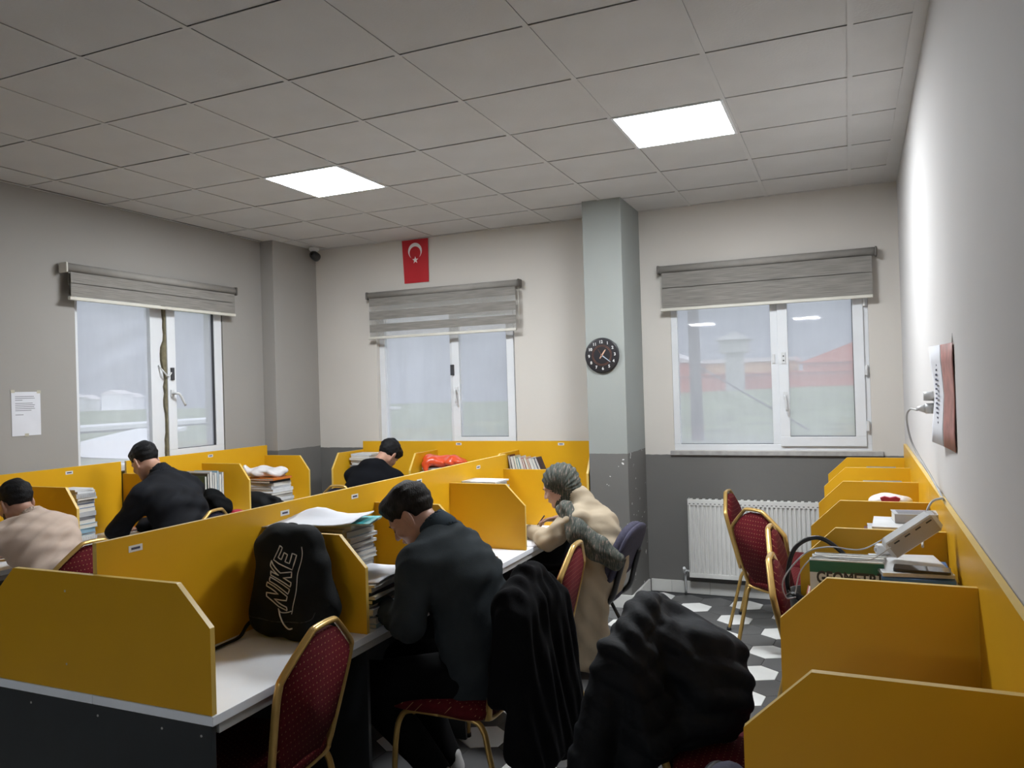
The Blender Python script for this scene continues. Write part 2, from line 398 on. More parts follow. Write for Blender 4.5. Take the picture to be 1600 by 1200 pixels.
# ---------------------------------------------------------------- roller blinds
def blind_mat(name, col, alpha=1.0):
    m = mat(name, col, 0.85, var=0.28, scale=5, stretch=(1, 1, 40), bump=.3, bscale=12, spec=.2)
    if alpha < 1:
        n, l, b = nodes_of(m); b.inputs['Alpha'].default_value = alpha
    return m
m_bl = blind_mat('grey_woven_blind', (0.235, 0.222, 0.205)); m_bl2 = blind_mat('sheer_blind_band', (0.50, 0.49, 0.47), 0.35)
m_rol = mat('grey_roller', (0.30, 0.285, 0.265), .7, var=.08, spec=.2)
m_bar = mat('cream_bar', (0.60, 0.58, 0.52), 0.4)
m_cap = mat('brown_end_cap', (0.10, 0.09, 0.08), 0.4)
def blind(label, along, fixed, d, a0, a1, ztop, bands, sheer, zbar, capm=(None, None), chain=None, barx=0):
    """d: direction into the room"""
    r = empty('roller_blind', (0, 0, 0), 0, label, 'blind', 'roller blinds over the windows')
    def B(name, p0, p1, c0, c1, zz0, zz1, m, bev=0):
        f0, f1 = sorted((fixed+d*c0, fixed+d*c1))
        return bx(name, p0, p1, f0, f1, zz0, zz1, m, r, bev) if along == 'x' else bx(name, f0, f1, p0, p1, zz0, zz1, m, r, bev)
    mb = MB(); rad = .032; q = fixed+d*.055
    pp = [(a0, q, ztop-rad), (a1, q, ztop-rad)] if along == 'x' else [(q, a0, ztop-rad), (q, a1, ztop-rad)]
    mb.tube(pp, rad, 20).build('roller_tube', m_rol, r)
    for e, s in ((a0, -1), (a1, 1)):
        B('end_cap', min(e, e+s*.018), max(e, e+s*.018), .012, .095, ztop-.072, ztop+.002, m_bar if capm[0 if s < 0 else 1] else m_cap, .012)
    for k, (zz0, zz1) in enumerate(bands): B('fabric_band', a0+.02, a1-.02, .084, .087, zz0, zz1, m_bl)
    for k, (zz0, zz1) in enumerate(bands if not sheer else []): B('rear_fabric_band', a0+.02, a1-.02, .060, .063, zz0+.012, zz1+.02, m_bl)
    for zz0, zz1 in sheer: B('sheer_band', a0+.02, a1-.02, .0845, .0865, zz0, zz1, m_bl2)
    B('bottom_bar', a0+.005-barx, a1-.02, .070, .098, zbar-.012, zbar+.012, m_bar, .004)
    if chain:
        pos, zc = chain
        for off in (0, .03):
            pp = [(pos+off, q, ztop-.03), (pos+off, q, zc)] if along == 'x' else [(q, pos+off, ztop-.03), (q, pos+off, zc)]
            MB().tube(pp, .0025, 6).build('pull_chain', m_bar, r)
    return r
blind('grey woven roller blind drawn half down over the right-hand window', 'x', YB, -1, -1.40, 0.205, 2.69, [(2.505, 2.625), (2.335, 2.50)], [], 2.325)
blind('grey and sheer striped roller blind over the middle window below the red flag', 'x', YB, -1, -4.24, -2.665, 2.69, [(2.55, 2.625), (2.42, 2.50), (2.30, 2.375)], [(2.50, 2.55), (2.375, 2.42), (2.25, 2.30)], 2.245, chain=(-2.70, 2.30))
blind('grey woven roller blind over the left window with a cream end cap', 'y', XL, 1, 3.74, 5.36, 2.69, [(2.55, 2.625), (2.455, 2.545)], [], 2.44, capm=(1, None))
# ================================================================ OUTSIDE
def gmat(name, c, v=.2, s=.4): return mat(name, c, 0.95, var=v, scale=s)
m_grass = gmat('winter_grass', (0.17, 0.21, 0.10), .45, .9); m_hill = gmat('hazy_hill', (0.26, 0.27, 0.30), .3, .03); m_road = gmat('pale_road', (0.8, 0.8, 0.8), .05)
def terrain(name, fn, m, N=70, X0=-700, X1=260, Y0=-500, Y1=700, label=None):
    mb = MB(); vs = []
    for j in range(N+1):
        for i in range(N+1):
            x = X0+(X1-X0)*i/N; y = Y0+(Y1-Y0)*j/N; vs.append((x, y, fn(x, y)))
    mb.add(vs, [(j*(N+1)+i, j*(N+1)+i+1, (j+1)*(N+1)+i+1, (j+1)*(N+1)+i) for j in range(N) for i in range(N)], 0, True)
    return mb.build(name, m)
def gz(x, y):
    d = max(0, y-8); return -0.6 + (min(d, 45)/45)*2.0*(1/(1+math.exp(-(x+25)/8)))
mb = MB(); vs = []; N = 60
xs = [-220+i*4.6 for i in range(N+1)]; ys = [-60+j*3.4 for j in range(N+1)]
vs = [(x, y, gz(x, y)+.12*math.sin(x*.7)*math.cos(y*.5)) for y in ys for x in xs]
mb.add(vs, [(j*(N+1)+i, j*(N+1)+i+1, (j+1)*(N+1)+i+1, (j+1)*(N+1)+i) for j in range(N) for i in range(N)], 0, True)
g = mb.build('ground', m_grass); struct(g)
# keep the ground out of the building's own footprint: lower there
for v in g.data.vertices:
    if -9 < v.co.x < 5 and -12 < v.co.y < 10: v.co.z = -0.75
def hill(name, cx, cy_, L, ang, h, wdt, label):
    mb = MB(); vs = []; A_, B_ = 60, 14; pr = random.Random(int(abs(cx)))
    ph = [pr.uniform(0, 6) for _ in range(5)]
    for b in range(B_+1):
        for a in range(A_+1):
            u = (a/A_-.5)*L; t = b/B_
            ridge = h*(1+.10*math.sin(u/60+ph[0])+.06*math.sin(u/23+ph[1])+.02*math.sin(u/9+ph[2]))
            v = t*wdt; z = ridge*(math.sin(t*PI/2)**1.3)-6+1.5*math.sin(u/11+ph[3]+t*5)*t
            vs.append((cx+u*math.cos(ang)-v*math.sin(ang), cy_+u*math.sin(ang)+v*math.cos(ang), z))
    mb.add(vs, [(b*(A_+1)+a, b*(A_+1)+a+1, (b+1)*(A_+1)+a+1, (b+1)*(A_+1)+a) for b in range(B_) for a in range(A_)], 0, True)
    m = m_hill
    o = mb.build(name, m); struct(o); return o
hill('hill_north', -60, 150, 700, 0.0, 62, 160, '')
hw_ = hill('hill_west', -420, 300, 1200, math.radians(68), 62, 160, '')
m = mat('snowy_hill', (0.36, 0.38, 0.42), .95, var=.15, scale=.02); n, l, b = nodes_of(m)
tc = n.new('ShaderNodeTexCoord'); sx = n.new('ShaderNodeSeparateXYZ'); l.new(tc.outputs['Object'], sx.inputs[0])
nz = n.new('ShaderNodeTexNoise'); nz.inputs['Scale'].default_value = .03; nz.inputs['Detail'].default_value = 8; l.new(tc.outputs['Object'], nz.inputs['Vector'])
f = mathn(n, l, 'MULTIPLY_ADD', sx.outputs[2], .012, nz.outputs['Fac']); f = mathn(n, l, 'GREATER_THAN', f, 1.17)
l.new(mixc(n, l, f, b.inputs['Base Color'].links[0].from_socket, (0.9, 0.92, 0.95)), b.inputs['Base Color']); hw_.data.materials[0] = m
# red and orange wall with low buildings and a small tower, north
m_red = mat('salmon_render', (0.62, 0.13, 0.07), .9); m_or = mat('orange_render', (0.70, 0.38, 0.16), .9); m_tow = mat('pale_concrete', (0.42, 0.42, 0.40), .9); m_roof = mat('pale_roof', (0.72, 0.68, 0.68), .8)
def house(label, x0, x1, y, z0, h, m, rh=1.0, depth=8, roof=m_roof, win=0):
    r = empty('building', ((x0+x1)/2, y, z0), 0, label, 'building', 'low buildings beyond the grass'); L = (x1-x0)/2
    MB().box(-L, L, 0, depth, -1, h).build('wall', m, r)
    MB().prism([(-L-.3, h), (L+.3, h), (0, h+rh)] if rh > .5 else [(-L-.2, h), (L+.2, h), (L+.2, h+rh), (-L-.2, h+rh)], -.3, depth+.3, 'y').build('roof', roof, r)
    for k in range(win):
        xx = -L+(k+.5)*2*L/win; MB().box(xx-.35, xx+.35, -.05, .02, h*.4, h*.75).build('window', m_gasket, r)
    return r
house('long salmon boundary wall behind the grass outside the right window', -16, 9, 60, 1.1, 1.25, m_red, .12, .4, m_red)
house('salmon gabled building at the left pane of the right window', -17.5, -11.7, 64, 1.2, 2.3, m_red, 1.2, 8)
house('salmon gabled building behind the window mullion', -3.2, 4.3, 64, 1.2, 1.9, m_red, 1.5, 8, m_red)
house('pale orange low building between tower and salmon gable', -10.9, -4.0, 66, 1.2, 2.2, m_or, .3, 8)
house('pale orange low building at the far right of the window view', 5.2, 14, 66, 1.2, 2.3, m_or, .35, 8)
t = empty('watchtower', (-7.5, 58, 1.0), 0, 'pale concrete watchtower with a wide cap outside the right window', 'tower')
MB().prism([(-.6, -.6), (.6, -.6), (.6, .6), (-.6, .6)], -1, 2.9, 'z').build('shaft', m_tow, t)
MB().prism([(-.95, -.95), (.95, -.95), (.95, .95), (-.95, .95)], 2.9, 3.8, 'z').build('cabin', m_tow, t)
MB().add([(-1.2, -1.2, 3.8), (1.2, -1.2, 3.8), (1.2, 1.2, 3.8), (-1.2, 1.2, 3.8), (0, 0, 4.5)], [(0,1,4),(1,2,4),(2,3,4),(3,0,4),(3,2,1,0)]).build('roof', m_tow, t)
t = empty('utility_pole', (-4.25, 24, 0.0), 0, 'dark wooden utility pole on the grass outside the right window', 'pole')
m_wood = mat('weathered_pole', (0.13, 0.11, 0.13), .9)
MB().tube([(0, 0, -1.2), (-.1, 0, 9)], [.20, .13], 10).build('shaft', m_wood, t)
MB().box(-.9, .7, -.06, .06, 4.35, 4.47).build('crossarm', m_wood, t); MB().tube([(0, 0, 2.3), (4, 3, -.5)], .03, 6).build('stay_wire', m_wood, t)
pr = random.Random(5)
b = MB(); pts = []
r = empty('bush', (0.9, 26, 0.25), 0, 'pale pinkish bush on the grass outside the right window', 'bush')
for k in range(160):
    a, u, R_ = pr.uniform(0, 2*PI), pr.uniform(0, 1), pr.uniform(.3, .75)
    c = Vector((math.cos(a)*R_, math.sin(a)*R_*.7, .2+u*.9)); d = Vector((pr.uniform(-1, 1), pr.uniform(-1, 1), pr.uniform(-.3, 1))).normalized()*.22
    b.tube([c, c+d], .015, 4)
b.build('twigs', mat('pale_twigs', (0.55, 0.42, 0.40), .9), r)['kind'] = 'stuff'
# west: road, canal edge, white houses
def strip(name, pts, w, m, dz, label):
    mb = MB(); P = smooth_path(pts, 8); vs = []
    for i, p in enumerate(P):
        t_ = (P[min(i+1, len(P)-1)]-P[max(i-1, 0)]).normalized(); nrm = Vector((-t_.y, t_.x, 0))
        for s in (-1, 1): q = p+nrm*w/2*s; vs.append((q.x, q.y, q.z))
    for i in range(len(vs)): vs.append((vs[i][0], vs[i][1], vs[i][2]-.3))
    n_ = len(P); mb.add(vs, [(2*i, 2*i+1, 2*i+3, 2*i+2) for i in range(n_-1)]+[(2*i, 2*i+2, 2*n_+2*i+2, 2*n_+2*i) for i in range(n_-1)])
    o = mb.build(name, m); return tag(o, label, 'road')
strip('road', [(-14.5, 22, -.3), (-20, 21, -.3), (-27, 22.0, -.3), (-33, 27, -.25), (-44, 40, -.2)], 3.2, m_road, 0, 'pale curving road across the field outside the left window')
strip('far_road', [(-50, -5, -.1), (-52, 25, -.1), (-54, 50, -.1), (-58, 90, -.1)], 5, m_road, 0, 'straight pale road along the far field edge, outside the left window')
for k, (x, y, s) in enumerate([(-178, 128, .8), (-180, 134, 1.0), (-182, 141, .8), (-181, 148, 1.2), (-184, 156, .9), (-184, 165, .8)]):
    o = house('white far house, %s from the left in the row beyond the road' % ['first', 'second', 'third', 'fourth', 'fifth', 'sixth'][k], x-3*s, x+3*s, y, 0, 3.0*s, m_road, 1.2, 3.2*s, m_roof, 0)
    o['group'] = 'far white houses'
# ================================================================ STUDY DESKS
def yellow():
    m = mat('yellow_laminate', (0.64, 0.345, 0.012), 0.36, var=0.035, scale=2.5, spec=.3)
    return m
m_yel = yellow(); m_edge = mat('yellow_edge_toplight', (0.68, 0.47, 0.12), 0.35, var=.02)  # edge band's paler yellow has the light on the top edges painted in
m_top = mat('white_worktop', (0.84, 0.89, 0.96), 0.35, var=.02); m_dark = mat('anthracite_panel', (0.020, 0.024, 0.028), 0.45, var=.1)
m_alu = mat('worktop_edge', (0.42, 0.43, 0.43), 0.4); m_lab = mat('white_sticker', (0.66, 0.66, 0.66), .6); m_ink = mat('dark_print', (0.05, 0.05, 0.09), .7)
m_screw = mat('screw_cap', (0.5, 0.5, 0.48), .4)
TH = .018; ZD, ZS, ZB_ = .765, 1.15, 1.25
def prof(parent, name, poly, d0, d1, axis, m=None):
    """panel with edge banding: large faces laminate, rim band paler, light from above put into its colour"""
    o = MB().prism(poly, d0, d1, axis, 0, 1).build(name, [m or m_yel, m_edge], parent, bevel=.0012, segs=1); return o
def divider_poly(back, front, sgn, z0=ZD, z1=ZS, top=.36, cutz=1.025):
    """profile of a divider from the back panel to the front edge, corner cut"""
    return [(back, z0), (front, z0), (front, cutz), (back+sgn*top, z1), (back, z1)]
def sticker(parent, x, y, z, along, nd, txt=True):
    """small white number label stuck to a panel; along = axis it runs along; nd = normal direction"""
    if along == 'y':
        o = bx('number_label', min(x, x+nd*.0012), max(x, x+nd*.0012), y-.028, y+.028, z-.011, z+.011, m_lab, parent)
        t = bx('label_print', min(x+nd*.0012, x+nd*.0016), max(x+nd*.0012, x+nd*.0016), y-.018, y+.018, z-.004, z+.004, m_ink, o)
    else:
        o = bx('number_label', x-.028, x+.028, min(y, y+nd*.0012), max(y, y+nd*.0012), z-.011, z+.011, m_lab, parent)
        t = bx('label_print', x-.018, x+.018, min(y+nd*.0012, y+nd*.0016), max(y+nd*.0012, y+nd*.0016), z-.004, z+.004, m_ink, o)
    t.location -= o.location
def scr(parent, x, y, z, ax):
    d = {'x': (.001, 0, 0), 'y': (0, .001, 0)}[ax]
    MB().tube([(x, y, z), (x+d[0], y+d[1], z)], .004, 8).build('screw', m_screw, parent)

# --- island
isl = empty('study_desk', (-2.27, 1.77, 0), 0, 'double-sided yellow study desk island with a tall centre panel and white tops', 'desk', 'yellow study carrels')
L0 = 1.77; YE = 5.06   # local y runs from 0
def I(y): return y-1.77
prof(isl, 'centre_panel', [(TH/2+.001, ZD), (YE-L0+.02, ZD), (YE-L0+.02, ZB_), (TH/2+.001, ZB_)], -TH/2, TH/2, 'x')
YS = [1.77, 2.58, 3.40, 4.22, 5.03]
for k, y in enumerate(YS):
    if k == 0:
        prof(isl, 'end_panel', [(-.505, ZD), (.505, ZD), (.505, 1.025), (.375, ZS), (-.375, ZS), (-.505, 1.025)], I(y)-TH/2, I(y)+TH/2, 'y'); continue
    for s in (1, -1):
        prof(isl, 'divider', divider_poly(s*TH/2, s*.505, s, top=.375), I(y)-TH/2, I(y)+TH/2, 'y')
for s in (1, -1):
    a, b = sorted((s*.001, s*.51))
    bx('worktop', a, b, -.012, YE-L0+.012, ZD-.03, ZD-.001, m_top, isl, .0015)
    a, b = sorted((s*.44, s*.503)); bx('apron', a, b, 0.02, YE-L0-.02, ZD-.062, ZD-.031, m_alu, isl, .001)
    a, b = sorted((s*.055, s*.073)); bx('modesty_panel', a, b, .02, YE-L0-.02, .08, ZD-.06, m_dark, isl)
for k, y in enumerate(YS):
    bx('support_panel', -.50, .50, I(y)-.009, I(y)+.009, 0.002, ZD-.032, m_dark, isl, .001)
    if k: 
        pass
for x in (.02, .30, .46, -.30): scr(isl, x, I(1.77)-.010, .70, 'y')
for z in (.85, 1.09): scr(isl, -.12, I(1.77)-.0095, z, 'y')
for y in (1.95, 2.60, 3.50, 4.70): 
    pass
for y, z in ((1.93, 1.205), (2.70, 1.205), (3.22, 1.205), (3.85, 1.205), (4.62, 1.205)): sticker(isl, TH/2, I(y), z, 'y', 1)
# the sticker on the near end, seen from above

# --- left wall run
lw = empty('study_desk', (-4.975, 1.0, 0), 0, 'yellow study desk run along the left wall under the left window', 'desk', 'yellow study carrels')
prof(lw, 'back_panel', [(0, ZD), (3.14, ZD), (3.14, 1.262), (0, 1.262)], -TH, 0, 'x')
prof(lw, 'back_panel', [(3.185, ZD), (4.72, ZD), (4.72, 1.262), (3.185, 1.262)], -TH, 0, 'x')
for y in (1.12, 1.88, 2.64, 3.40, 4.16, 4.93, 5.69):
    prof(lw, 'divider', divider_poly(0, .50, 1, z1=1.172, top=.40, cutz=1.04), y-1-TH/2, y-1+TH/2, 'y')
    bx('support_panel', .0, .36, y-1-.009, y-1+.009, .002, ZD-.032, m_dark, lw)
bx('worktop', 0, .51, 0, 4.72, ZD-.03, ZD-.001, m_top, lw, .0015); bx('apron', .44, .503, .02, 4.70, ZD-.06, ZD-.031, m_alu, lw)
for y in (3.72, 4.45, 5.02): sticker(lw, 0, y-1, 1.225 if y != 3.72 else 1.225, 'y', 1)
# --- back wall run
bw = empty('study_desk', (-4.36, 6.37, 0), 0, 'yellow study desk run along the back wall under the middle window', 'desk', 'yellow study carrels')
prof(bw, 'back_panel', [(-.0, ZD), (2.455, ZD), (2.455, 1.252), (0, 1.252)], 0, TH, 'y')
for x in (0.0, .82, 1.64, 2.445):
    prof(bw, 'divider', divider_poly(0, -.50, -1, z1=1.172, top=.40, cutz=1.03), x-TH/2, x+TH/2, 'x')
    bx('support_panel', x-.009, x+.009, -.49, 0, .002, ZD-.032, m_dark, bw)
bx('worktop', 0, 2.455, -.51, 0, ZD-.03, ZD-.001, m_top, bw, .0015)
for x in (.28, 1.05, 2.05): sticker(bw, x, 0, 1.225, 'x', -1)
# --- right wall run, slightly out of square like its wall
RA = -math.atan(.0125)
rw = empty('study_desk', (0.288, 1.6, 0), RA, 'yellow study desk run along the right wall with seven dividers', 'desk', 'yellow study carrels')
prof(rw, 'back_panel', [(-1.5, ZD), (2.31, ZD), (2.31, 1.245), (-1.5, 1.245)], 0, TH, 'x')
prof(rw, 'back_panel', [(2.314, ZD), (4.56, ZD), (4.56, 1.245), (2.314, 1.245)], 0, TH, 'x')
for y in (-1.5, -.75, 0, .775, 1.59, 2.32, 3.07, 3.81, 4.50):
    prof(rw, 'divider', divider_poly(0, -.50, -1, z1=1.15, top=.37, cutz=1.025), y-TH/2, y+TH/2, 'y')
    bx('support_panel', -.49, 0, y-.009, y+.009, .002, ZD-.032, m_dark, rw)
bx('worktop', -.51, 0, -1.5, 4.56, ZD-.03, ZD-.001, m_top, rw, .0015); bx('apron', -.503, -.44, -1.48, 4.54, ZD-.06, ZD-.031, m_alu, rw)
def RW(x, y, z=0):
    """point in the right-hand desk's own frame -> world"""
    c, s = math.cos(RA), math.sin(RA); return Vector((0.288+c*x-s*y, 1.6+s*x+c*y, z))
# ================================================================ CHAIRS
def gold():
    m = mat('gold_painted_steel', (0.50, 0.32, 0.10), 0.32, 0.55, var=.08, scale=12); return m
m_gold = gold(); m_rub = mat('black_rubber', (.015, .015, .015), .6)
def dotted(name, col, dot):
    m = mat(name, col, .85, var=.12, scale=40, bump=.3, bscale=200, spec=.15); n, l, b = nodes_of(m)
    tc = n.new('ShaderNodeTexCoord'); sx = n.new('ShaderNodeSeparateXYZ'); l.new(tc.outputs['Object'], sx.inputs[0])
    u = mathn(n, l, 'MULTIPLY', sx.outputs[0], 1/.021); s_ = mathn(n, l, 'ADD', sx.outputs[1], sx.outputs[2]); v = mathn(n, l, 'MULTIPLY', s_, 1/.021)
    row = mathn(n, l, 'FLOOR', v); sh = mathn(n, l, 'MULTIPLY', row, .5)
    fu = mathn(n, l, 'SUBTRACT', mathn(n, l, 'FRACT', mathn(n, l, 'ADD', u, sh)), .5); fv = mathn(n, l, 'SUBTRACT', mathn(n, l, 'FRACT', v), .5)
    d = mathn(n, l, 'ADD', mathn(n, l, 'MULTIPLY', fu, fu), mathn(n, l, 'MULTIPLY', fv, fv)); near = mathn(n, l, 'LESS_THAN', d, .010)
    l.new(mixc(n, l, near, b.inputs['Base Color'].links[0].from_socket, dot), b.inputs['Base Color']); return m
m_redf = dotted('burgundy_dotted_fabric', (0.085, 0.005, 0.009), (0.30, 0.16, 0.08)); m_navf = dotted('navy_dotted_fabric', (0.014, 0.014, 0.028), (0.08, 0.08, 0.12))
def lean(z): return -.205-.22*max(0, z-.44)       # y of the back rail at height z
def cushion(mb, poly, d0, d1, fn, r=.012):
    """puffed pad over an outline: poly in 2D, fn maps (a,b,depth)->3D"""
    n = len(poly); c = Vector((sum(p[0] for p in poly)/n, sum(p[1] for p in poly)/n))
    rings = []
    for f_, d in ((1.0, d0), (1.0, d0+(d1-d0)*.55), (.95, d0+(d1-d0)*.85), (.80, d1), (.45, d1+(d1-d0)*.06)):
        rings.append([fn(c.x+(p[0]-c.x)*f_, c.y+(p[1]-c.y)*f_, d) for p in poly])
    vs = [v for ring in rings for v in ring]+[fn(c.x, c.y, d1+(d1-d0)*.08)]
    fs = [tuple(range(n-1, -1, -1))]
    for k in range(len(rings)-1): fs += [(k*n+i, k*n+(i+1) % n, (k+1)*n+(i+1) % n, (k+1)*n+i) for i in range(n)]
    k = len(rings)-1; fs += [(k*n+i, k*n+(i+1) % n, len(vs)-1) for i in range(n)]
    mb.add(vs, fs, 0, True)
def banquet(fab, label, group='gold banquet chairs'):
    r = empty('banquet_chair', (0, 0, 0), 0, label, 'chair', group)
    mb = MB(); cushion(mb, [(p.x, p.y) for p in smooth_path([(-.185, -.20, 0), (.185, -.20, 0), (.205, .0, 0), (.20, .20, 0), (.10, .225, 0), (-.10, .225, 0), (-.20, .20, 0), (-.205, .0, 0)], 4, True)], .435, .495, lambda a, b, d: (a, b, d))
    mb.build('seat', fab, r)
    # back frame loop
    loop = smooth_path([(-.13, .425, 0), (.13, .425, 0), (.168, .455, 0), (.185, .55, 0), (.210, .72, 0), (.212, .785, 0), (.198, .820, 0), (.085, .918, 0), (.045, .934, 0), (-.045, .934, 0), (-.085, .918, 0), (-.198, .820, 0), (-.212, .785, 0), (-.210, .72, 0), (-.185, .55, 0), (-.168, .455, 0)], 4, True)
    MB().tube([(p.x, lean(p.y), p.y) for p in loop], .0105, 10, sq=1.35, w=(0, 1, .2), closed=True).build('back_frame', m_gold, r)
    pad = [(-.085, .44), (.085, .44), (.165, .545), (.194, .72), (.196, .78), (.184, .808), (.076, .902), (.042, .914), (-.042, .914), (-.076, .902), (-.184, .808), (-.196, .78), (-.194, .72), (-.165, .545)]
    mb = MB(); cushion(mb, pad, -.010, .030, lambda a, b, d: (a, lean(b)+d, b+d*.2)); mb.build('backrest', fab, r)
    for s in (-1, 1):
        MB().tube(smooth_path([(s*.205, .215, .012), (s*.198, .20, .30), (s*.190, .175, .40), (s*.188, .12, .428), (s*.188, .0, .43)], 6), .0115, 10, sq=1.15, w=(1, 0, 0)).build('leg', m_gold, r)
        MB().tube(smooth_path([(s*.188, .0, .43), (s*.186, -.14, .425), (s*.186, -.19, .39), (s*.19, -.215, .30), (s*.205, -.285, .012)], 6), .0115, 10, sq=1.15, w=(1, 0, 0)).build('leg', m_gold, r)
        for y in (.215, -.287): MB().tube([(s*.205, y, 0), (s*.205, y, .02)], .015, 10).build('foot_cap', m_rub, r)
        MB().add([(s*.165, lean(.44)-.005, .42), (s*.192, -.16, .43), (s*.192, -.2, .43), (s*.172, lean(.52), .52), (s*.166, lean(.44)+.004, .42), (s*.188, -.16, .43), (s*.188, -.2, .43), (s*.168, lean(.52), .52)],
                 [(0,1,2,3),(7,6,5,4),(0,4,5,1),(3,2,6,7),(0,3,7,4)]).build('gusset', m_gold, r)
    MB().tube([(-.186, .12, .42), (.186, .12, .42)], .010, 8).tube([(-.186, -.15, .42), (.186, -.15, .42)], .010, 8).build('cross_bar', m_gold, r)
    return r
proto = banquet(m_redf, 'burgundy banquet chair with gold frame tucked under the island in front of the black backpack')
def place(o, x, y, face, tilt=0): o.location = (x, y, 0.001); o.rotation_euler = (0, 0, face)
FX_, PX_ = PI/2, -PI/2        # facing -x, facing +x
place(proto, -1.97, 2.14, FX_+math.radians(4))
def chair(x, y, rz, label, navy=False):
    c = copy_tree(proto); place(c, x, y, rz); c['label'] = label
    if navy:
        for ch in c.children:
            if ch.name.startswith(('seat', 'backrest')): ch.data = ch.data.copy(); ch.data.materials[0] = m_navf
    return c
chair(-1.53, 2.90, FX_, 'burgundy gold-framed banquet chair under the man in the grey shirt, black jacket over it')
chair(-1.575, 3.65, FX_+math.radians(3), 'empty burgundy banquet chair with gold frame between the grey-shirted man and the woman')
chair(-4.19, 3.07, FX_-math.radians(6), 'burgundy banquet chair with gold frame behind the man in the beige sweatshirt')
chair(-4.36, 4.08, FX_+math.radians(8), 'navy banquet chair with gold frame behind the man in the black jacket', True)
chair(-4.03, 5.78, math.radians(4), 'dark banquet chair with gold frame behind the person in the black hooded top', True)
chair(-0.36, 2.66, PX_, 'burgundy banquet chair at the right desk, hidden under the black puffer coat')
chair(-0.36, 5.16, math.radians(-38), 'burgundy banquet chair in front of the radiator, turned towards the back wall')
chair(-0.51, 5.72, PX_+math.radians(-4), 'burgundy banquet chair farthest back at the right desk, seen edge-on')
chair(-0.10, 4.36, PX_+math.radians(-2), 'burgundy banquet chair seen edge-on behind the nearer edge-on chair at the right desk')
chair(-0.03, 3.62, PX_, 'burgundy banquet chair seen edge-on, pushed in behind the black bag')

# office visitor chair of the woman
m_navy = mat('navy_office_fabric', (0.035, 0.033, 0.06), .9, var=.2, scale=60, bump=.3, bscale=200); m_blk = mat('black_plastic', (.012, .012, .014), .35); m_bst = mat('black_steel', (.02, .02, .022), .4)
def visitor(label, x, y, rz, backm):
    r = empty('visitor_chair', (x, y, .001), rz, label, 'chair')
    mb = MB(); cushion(mb, [(p.x, p.y) for p in smooth_path([(-.20, -.20, 0), (.20, -.20, 0), (.23, 0, 0), (.22, .2, 0), (-.22, .2, 0), (-.23, 0, 0)], 5, True)], .415, .475, lambda a, b, d: (a, b, d)); mb.build('seat', m_navy, r)
    def bl(z): return -.215-.42*(z-.5)
    out = [(p.x, p.y) for p in smooth_path([(-.16, .56, 0), (.16, .56, 0), (.215, .62, 0), (.22, .74, 0), (.17, .84, 0), (.06, .875, 0), (-.06, .875, 0), (-.17, .84, 0), (-.22, .74, 0), (-.215, .62, 0)], 4, True)]
    mb = MB(); cushion(mb, out, -.0, .05, lambda a, b, d: (a, bl(b)+d, b+d*.4)); mb.build('backrest', m_navy, r)
    mb = MB(); cushion(mb, [(a*1.03, .73+(b-.73)*1.03) for a, b in out], .002, -.022, lambda a, b, d: (a, bl(b)+d, b+d*.4)); mb.build('back_shell', backm, r)
    for s in (-1, 1):
        MB().tube(smooth_path([(s*.15, bl(.70)-.03, .70), (s*.16, bl(.6)-.035, .58), (s*.17, -.25, .46), (s*.17, -.16, .405), (s*.17, -.05, .40)], 5), .017, 8, sq=1.4, w=(1, 0, 0)).build('back_bracket', m_blk, r)
        MB().tube([(s*.17, -.10, .40), (s*.25, -.27, .01)], .0115, 8).build('leg', m_bst, r); MB().tube([(s*.17, .10, .40), (s*.25, .24, .01)], .0115, 8).build('leg', m_bst, r)
        for y_ in (-.272, .242): MB().tube([(s*.252, y_, 0), (s*.252, y_, .016)], .014, 8).build('foot_cap', m_rub, r)
    MB().tube([(-.17, 0, .40), (.17, 0, .40)], .011, 8).tube([(-.17, -.1, .40), (-.17, .12, .40)], .011, 8).tube([(.17, -.1, .40), (.17, .12, .40)], .011, 8).build('seat_frame', m_bst, r)
    return r
visitor('navy and black visitor chair with thin black legs under the woman in the beige coat', -1.56, 4.60, FX_-math.radians(3), m_navy)
v = visitor('dark office chair, only its top in view by the nearest right divider', 0.02, 1.93, PX_, m_blk); v.scale.z = .84
